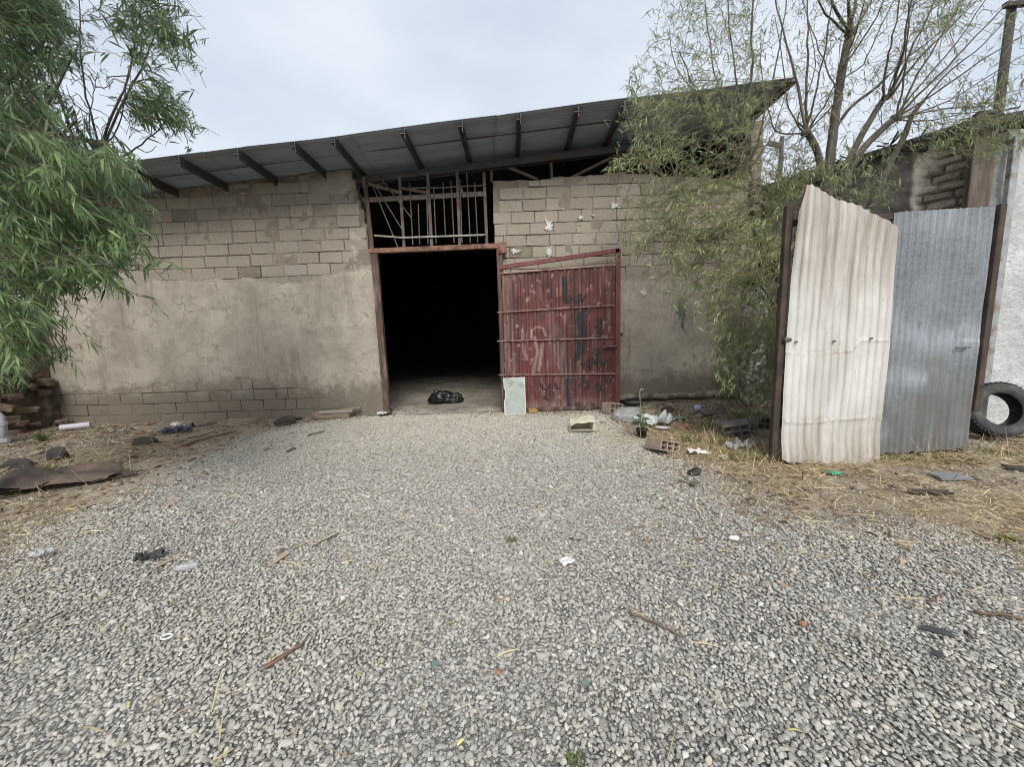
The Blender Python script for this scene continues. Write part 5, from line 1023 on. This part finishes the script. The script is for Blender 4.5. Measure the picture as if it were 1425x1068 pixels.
# tyre leaning on the whitewashed wall
tc_ = V(1384, 580, 4.66); MTYRE = mat('tyre_rubber', (.022, .023, .025), (.05, .05, .052), 6, .75, (.11, .105, .095), 4, 40, .3, .004)
ax = Vector((-.22, -.95, .25)).normalized(); R = frame(ax); ro = .335
tc_.z = ro*math.sqrt(1-ax.z**2)+.10*abs(ax.z)+float(gh(tc_.x, tc_.y))+.03
mb = MB(); prof = [(.205, -.085), (.235, -.105), (.29, -.112), (.318, -.10), (.326, -.075), (.326, .075), (.318, .10), (.29, .112), (.235, .105), (.205, .085), (.195, .075), (.225, .07), (.285, .065), (.298, 0), (.285, -.065), (.225, -.07), (.195, -.075)]
mb.lathe(prof, tc_, R, 72, True)
ty = mb.build('tyre', MTYRE, None, True); tag(ty, 'worn black tyre leaning on the whitewashed wall beside the grey sheet', 'tyre')
mb = MB()
for i in range(44):
    a = 2*math.pi*i/44
    for s_ in (-1, 1):
        a2 = a+(.07 if s_ > 0 else 0); d = R @ Vector((math.cos(a2), math.sin(a2), 0)); z_ = R @ Vector((0, 0, 1)); t_ = z_.cross(d)
        mb.box(tc_+d*.329+z_*s_*.062, (.018, .032, .072), Matrix((d, t_, z_)).transposed(), .004)
mb.build('tread', MTYRE, ty)
# scraps at the right
def flat_piece(px, py, w_, d_, yaw, th, m, name, lab, cat, tilt=0.05, jag=.15, seed=1, group=None):
    g = G(px, py); r = random.Random(seed); R = Euler((tilt, -tilt*.6, yaw)).to_matrix(); poly = []
    for i in range(12):
        a = 2*math.pi*(i+.5)/12; c, s = math.cos(a), math.sin(a); k = 1/max(abs(c), abs(s)); k *= 1+r.uniform(-jag, jag*.4); poly.append(g+Vector((0, 0, .018))+R @ Vector((c*k*w_/2, s*k*d_/2, 0)))
    return tag(MB().prism(poly, R @ Vector((0, 0, 1)), th).build(name, m), lab, cat, group)
MSLATE = mat('slate_grey', (.15, .16, .165), (.23, .24, .24), 5, .7, bs=20)
flat_piece(1320, 667, .26, .15, -.1, .022, MSLATE, 'slate_piece', 'flat grey slate piece on the straw before the grey sheet', 'slate', seed=3)
flat_piece(1293, 689, .28, .05, -.3, .020, mat('charred_wood', (.03, .022, .018), (.08, .06, .05), 8, .85, None, bs=40, stretch=(1, 6, 1)), 'bark_strip', 'dark curved bark strip before the grey sheet', 'bark', .1, .3, 5)
flat_piece(1415, 655, .16, .08, -.5, .02, MSTONE, 'bark_strip', 'dark wood chip at the right edge below the tyre', 'bark', .1, .3, 15)
g = G(1160, 662); tag(crumple(MB(), (g.x, g.y, g.z+.01), .13, .08, .04, 41, .003, 16).build('plastic_scrap', mat('bright_green_plastic', (.03, .22, .12), (.06, .34, .18), 6, .4), None, True), 'bright green plastic scrap under the cream sheet', 'plastic')
g = G(966, 661); tag(MB().blob((g.x, g.y, g.z+.03), (.085, .05, .032), .3, 1.6, 3, 51, None, E3(0, -.2, .5)).build('shoe', mat('dark_leather', (.018, .014, .014), (.045, .036, .034), 6, .5), None, True), 'small dark shoe-like lump on the gravel below the torn white paper', 'rubbish')
g = G(958, 676); cr = Crown(); k = 5; cr.leaves(np.tile(np.array(g+Vector((0, 0, .03))), (k, 1)), np.array([(-.7, .3, .9), (.5, -.6, .2), (.9, -.2, .15), (-.4, .8, .5), (.1, -.9, .2)]), np.full(k, .14), np.full(k, .045), np.full(k, .3), .2)
tag(mesh_obj('seedling', np.concatenate(cr.v), np.concatenate(cr.f), leaf_mat('grey_green_leaf', [(0, (.10, .12, .09)), (1, (.2, .22, .17))], (.15, .17, .13), .15), None, False, {'tint': np.concatenate(cr.t)}), 'small grey green seedling in the gravel below the dark lump', 'plant')
# things at the left
a, b_ = G(84, 601), G(126, 596); pw_ = MB().tube([a+Vector((0, 0, .065)), b_+Vector((0, 0, .065))], .055, 18, False).tube([b_+Vector((0, 0, .065)), a+Vector((0, 0, .065))], .048, 18, False)
tag(pw_.build('plastic_pipe', mat('white_pvc', (.50, .48, .53), (.62, .60, .65), 4, .45, (.36, .33, .31), 3), None, True), 'short white plastic pipe lying by the end of the warehouse wall', 'pipe')
for i, (px, py, r, lab) in enumerate(((76, 641, .12, 'pyramid shaped dark stone on the bare earth at the left'), (20, 652, .11, 'low dark stone by the grey pipe'), (200, 620, .105, 'dark oblong stone midway along the left earth strip'),
                                       (397, 592, .13, 'long dark wedge stone near the plank stack'), (412, 586, .06, 'small dark stone next to the plank stack'), (181, 640, .035, 'tiny dark stone in the middle of the left earth strip'))):
    g = G(px, py); f = (1.0, .8, .95) if i == 0 else (1.4, .75, .7); tag(MB().blob((g.x, g.y+.04, g.z+r*f[2]*.55), (r*f[0], r*f[1], r*f[2]), .5, 1.3, 3, 60+i, None, E3(0, -.2 if i == 3 else 0, .2*i)).build('stone', MSTONE), lab, 'stone', 'dark stones along the left wall')
g = G(240, 603); tag(crumple(MB(), (g.x+.10, g.y, g.z+.02), .42, .20, .13, 71, .004, 30, .3).build('cloth', mat('navy_cloth', (.030, .038, .065), (.075, .085, .13), 5, .9), None, True), 'crumpled navy rag at the foot of the left wall', 'rag')
g = G(228, 604); tag(crumple(MB(), (g.x, g.y-.03, g.z+.02), .14, .12, .07, 72, .003, 18).build('plastic_scrap', mat('blue_plastic', (.05, .12, .20), (.10, .20, .30), 6, .4), None, True), 'small blue plastic scrap beside the navy rag', 'plastic')
g = G(245, 599); tag(crumple(MB(), (g.x-.03, g.y+.04, g.z+.06), .16, .10, .07, 73, .003, 18).build('paper_scrap', mat('white_paper', (.62, .60, .56), (.78, .77, .74), 8, .8), None, True), 'grubby white paper on top of the navy rag', 'paper')
def stick(px, r, lab, name='stick', m=MSTICK, lift=.015, wob=.01, group=None):
    P = [G(*p, lift+r) for p in px]; Q = []
    for a, b in zip(P, P[1:]):
        for t in np.linspace(0, 1, 5)[:-1]: Q.append(a+(b-a)*t+Vector((random.gauss(0, wob), random.gauss(0, wob), abs(random.gauss(0, wob*.5)))))
    Q.append(P[-1]); return tag(MB().tube(Q, [r*1.1]+[r]*(len(Q)-2)+[r*.5], 7).build(name, m, None, True), lab, 'stick', group)
stick([(245, 602), (275, 596), (300, 590)], .014, 'pale stick leaning out of the navy rag')
stick([(252, 624), (285, 614), (330, 603)], .016, 'long dark branch on the earth below the navy rag')
stick([(262, 612), (275, 611), (300, 602)], .010, 'thin forked twig beside the long dark branch')
stick([(430, 608), (452, 602)], .010, 'short stick on the gravel left of the doorway')
stick([(402, 631), (412, 626)], .014, 'dark stub of wood on the gravel below the plank stack')
stick([(370, 938), (395, 920), (424, 901)], .0065, 'reddish split stick on the gravel in front, nearest the camera', m=mat('red_brown_stick', (.13, .065, .045), (.26, .15, .11), 8, .8), wob=.004)
stick([(372, 931), (400, 914), (426, 898)], .005, 'thin splinter alongside the reddish split stick', wob=.003)
stick([(872, 858), (910, 872), (952, 893)], .006, 'long thin dark twig on the gravel right of centre', wob=.006)
stick([(385, 775), (398, 768)], .006, 'short dark twig above the cardboard strip', wob=.004)
stick([(435, 766), (455, 755), (470, 748)], .006, 'thin curved twig on the gravel right of the cardboard strip', wob=.006)
stick([(1355, 858), (1390, 862), (1425, 866)], .008, 'dark straight twig at the right edge of the gravel', wob=.006)
stick([(1296, 847), (1302, 840), (1308, 832)], .004, 'wiry dark twig sticking up above the black plastic shard', wob=.012)
stick([(1083, 735), (1090, 742), (1094, 747)], .006, 'pale bare stick on the gravel below the frame post', m=mat('pale_stick', (.42, .38, .30), (.55, .50, .42), 6, .8), wob=.002)
# plank stack by the door
g = G(461, 583); pk = empty('plank_stack', tuple(g), 'low stack of weathered planks against the wall left of the doorway', 'planks')
for i, (dx, dy, dz, L, w2, h2, yw, m) in enumerate(((0, 0, .05, .70, .12, .07, .04, MWOOD), (.08, .06, .125, .62, .10, .045, .12, mat('grey_plank', (.26, .235, .20), (.38, .35, .30), 4, .85, None, stretch=(1, 6, 6))), (-.28, -.01, .10, .12, .10, .07, .5, MWOOD), (.30, .12, .16, .42, .07, .03, .2, MWOOD))):
    MB().box(g+Vector((dx, dy, dz)), (L, w2, h2), E3(.02*i, -.05 if i == 3 else 0, yw), .005, .003).build('plank', m, pk)
# dark roofing felt / sheet metal at the far left
def sheet_piece(px, py, w_, d_, h_, seed, lab, yaw, m):
    g = G(px, py); R = RZ(yaw); u = R @ Vector((w_, 0, 0)); v = R @ Vector((0, d_, 0)); o = g-u/2-v/2+Vector((0, 0, .03))
    return tag(MB().sheet(o, u, v, 60, 36, lambda a, b: (h_*np.sin(a*3.1)*(.6+b)+.035*np.sin(b*16+a*2)*(1-a)+.05*fbm(a*3, b*3, 0, seed, 3)+.09*b*a, ((np.abs(b-.5) < .40+.10*fbm(a*5, a*0, 0, seed, 3)) & (a < .94+.08*fbm(b*5, b*0, 0, seed, 2)))[:-1, :-1]), .006).build('roofing_sheet', m, None, True), lab, 'sheet')
MFELT = mat('rusty_dark_sheet', (.060, .048, .040), (.125, .098, .08), 4, .8, (.20, .13, .10), 3, 30, .5, .008)
sheet_piece(78, 676, 1.15, .62, .06, 81, 'bent dark rusty sheet lying on the earth at the left', .45, MFELT)
sheet_piece(22, 684, .75, .42, .10, 83, 'curled dark sheet at the left edge under the bent rusty sheet', .1, MFELT)
flat_piece(150, 668, .55, .10, .5, .015, MFELT, 'sheet_strip', 'narrow dark strip beside the bent rusty sheet', 'sheet', .06, .2, 8)
# small scraps on the open gravel
g = G(789, 789); tag(crumple(MB(), (g.x, g.y, g.z+.025), .10, .07, .018, 91, .002, 20, .5, .2).build('paper_scrap', mat('white_tissue', (.55, .55, .55), (.68, .68, .68), 8, .7), None, True), 'white torn tissue on the gravel in front of the doorway', 'paper')
g = G(1021, 755); tag(MB().blob((g.x, g.y, g.z+.03), (.038, .026, .018), .2, 1.4, 3, 93).build('pebble', mat('white_pebble', (.62, .62, .61), (.78, .78, .77), 6, .5), None, True), 'smooth white pebble on the gravel right of centre', 'stone')
MORANGE = mat('brick_chip', (.26, .12, .07), (.38, .20, .125), 8, .85)
for px, py, r, lab in ((1117, 874, .018, 'round orange brick chip on the gravel at the right'), (694, 942, .014, 'angular orange brick chip on the gravel near the centre foreground'), (900, 757, .016, 'small brown brick chip on the gravel up from the long thin twig')):
    g = G(px, py); tag(MB().blob((g.x, g.y, g.z+.022), (r, r*.8, r*.7), .4, 1.3, 3, 95+px).build('brick_chip', MORANGE), lab, 'brick chip', 'brick chips')
MBLK = mat('black_shard', (.03, .033, .038), (.07, .075, .08), 5, .4)
flat_piece(1306, 884, .11, .045, -.75, .006, MBLK, 'plastic_shard', 'black plastic shard on the gravel at the right', 'plastic', .12, .35, 4)
flat_piece(1304, 916, .045, .035, -.4, .008, MBLK, 'plastic_shard', 'small triangular black shard below the long black shard', 'plastic', .2, .35, 9)
flat_piece(389, 782, .035, .15, -.35, .004, MCARD, 'cardboard_strip', 'upright tan cardboard strip on the gravel left of centre', 'cardboard', .10, .1, 2)
flat_piece(228, 788, .03, .11, -.45, .004, MCARD, 'cardboard_strip', 'thin tan cardboard strip beside the blackened rag', 'cardboard', .05, .2, 12)
g = G(210, 782); tag(crumple(MB(), (g.x, g.y, g.z+.02), .15, .10, .06, 97, .003, 26, .5, .45).build('cloth', mat('blackened_cloth', (.02, .02, .02), (.09, .085, .08), 14, .9), None, True), 'small blackened rag on the gravel at the left', 'rag')
g = G(258, 796); mb = MB().tube([g+Vector((-.065, -.02, .03)), g+Vector((-.03, -.008, .032)), g+Vector((.05, .018, .033)), g+Vector((.07, .024, .03))], [.008, .022, .022, .012], 12); tag(mb.build('plastic_bottle', MFILM, None, True), 'squashed clear plastic bottle beside the blackened rag', 'bottle')
g = G(58, 778); tag(crumple(MB(), (g.x, g.y, g.z+.02), .13, .08, .05, 99, .002, 20).build('plastic_scrap', MFILM, None, True), 'clear plastic scrap on the gravel at the left edge', 'plastic')
g = G(233, 893); n = 24; tag(MB().tube([g+Vector((.026*math.cos(2*math.pi*i/n), .017*math.sin(2*math.pi*i/n), .026)) for i in range(n+1)], .0045, 8).build('plastic_ring', MWP, None, True), 'small white plastic ring on the gravel in the left foreground', 'ring')
MBLUEG = mat('green_glass_chip', (.12, .17, .16), (.20, .26, .24), 6, .3)
for px, py, lab in ((814, 957, 'square grey green chip on the gravel in the right foreground'), (606, 930, 'dark blue grey chip on the gravel left of the orange chip')): flat_piece(px, py, .03, .022, .2, .008, MBLUEG, 'glass_chip', lab, 'chip', .1, .2, px, 'glass chips')
# green tufts
MGR = leaf_mat('grass_blade', [(0, (.07, .10, .035)), (.6, (.16, .19, .07)), (1, (.36, .31, .15))], (.16, .18, .09), .25)
def tuft(px, py, n, h_, sp, lab, tint=.4, name='grass_tuft', cat='grass', group='grass tufts'):
    g = G(px, py); cr = Crown(); sp *= .42; p = np.array(g)+np.stack([np.clip(RNG.normal(0, sp, n), -2*sp, 2*sp), np.clip(RNG.normal(0, sp*.8, n), -2*sp, 2*sp), np.zeros(n)], 1); d = np.stack([RNG.normal(0, .45, n), RNG.normal(0, .45, n), np.ones(n)], 1)
    cr.leaves(p, d, h_*RNG.uniform(.5, 1.2, n), np.full(n, .006)+RNG.uniform(0, .004, n), np.clip(tint+RNG.normal(0, .2, n), 0, 1), .4)
    return tag(mesh_obj(name, np.concatenate(cr.v), np.concatenate(cr.f), MGR, None, False, {'tint': np.concatenate(cr.t)}), lab, cat, group)
tuft(800, 1060, 34, .055, .035, 'small green grass tuft in the gravel at the bottom of the picture')
tuft(712, 755, 50, .05, .05, 'faint green grass tuft in the gravel in front of the doorway')
for i, (px, py, n, h_, sp, tn, lab) in enumerate(((985, 600, 120, .28, .13, .55, 'tall yellow green grass tuft behind the tan block'), (1000, 622, 160, .22, .16, .85, 'dry straw tuft left of the concrete block'), (1020, 640, 160, .18, .18, .95, 'dry straw tuft in front of the concrete block'),
    (1060, 640, 140, .18, .15, .95, 'dry straw tuft against the frame post of the cream sheet'), (960, 615, 110, .16, .12, .8, 'short straw tuft behind the torn white paper'), (1250, 640, 170, .10, .22, .95, 'straw tuft under the grey sheet'), (1320, 642, 170, .11, .20, .95, 'straw tuft at the right foot of the grey sheet'),
    (1390, 632, 140, .12, .16, .85, 'straw tuft in front of the tyre'), (1418, 610, 60, .12, .08, .35, 'green grass tuft beside the tyre'), (1040, 590, 120, .35, .12, .25, 'dark green weed clump at the foot of the slender willow'), (70, 655, 110, .12, .15, .6, 'dull grass tuft behind the bent rusty sheet'),
    (20, 690, 60, .12, .08, .3, 'green grass tuft in front of the curled sheet'), (60, 615, 140, .28, .05, .35, 'weedy green tuft beside the grey pipe'), (1400, 752, 150, .07, .04, .95, 'flattened straw tuft at the right edge'))):
    tuft(px, py, n, h_, sp, lab, tn)
for px, lab in (((1003, 575), 'arching dead stem among the weeds left of the concrete block'), ((1048, 590), 'bent pale stem standing right of the concrete block')):
    g = G(*px); r = .3 if px[0] < 1010 else -.12; tag(MB().tube([g+Vector((-r*.7, 0, -.02)), g+Vector((-r*.45, 0, .22)), g+Vector((0, .02, .42)), g+Vector((r*.6, .03, .5)), g+Vector((r*1.1, .03, .47))], [.007, .006, .005, .004, .002], 6).build('dead_stem', mat('pale_stick', (.42, .38, .30), (.55, .50, .42), 6, .8), None, True), lab, 'weed')
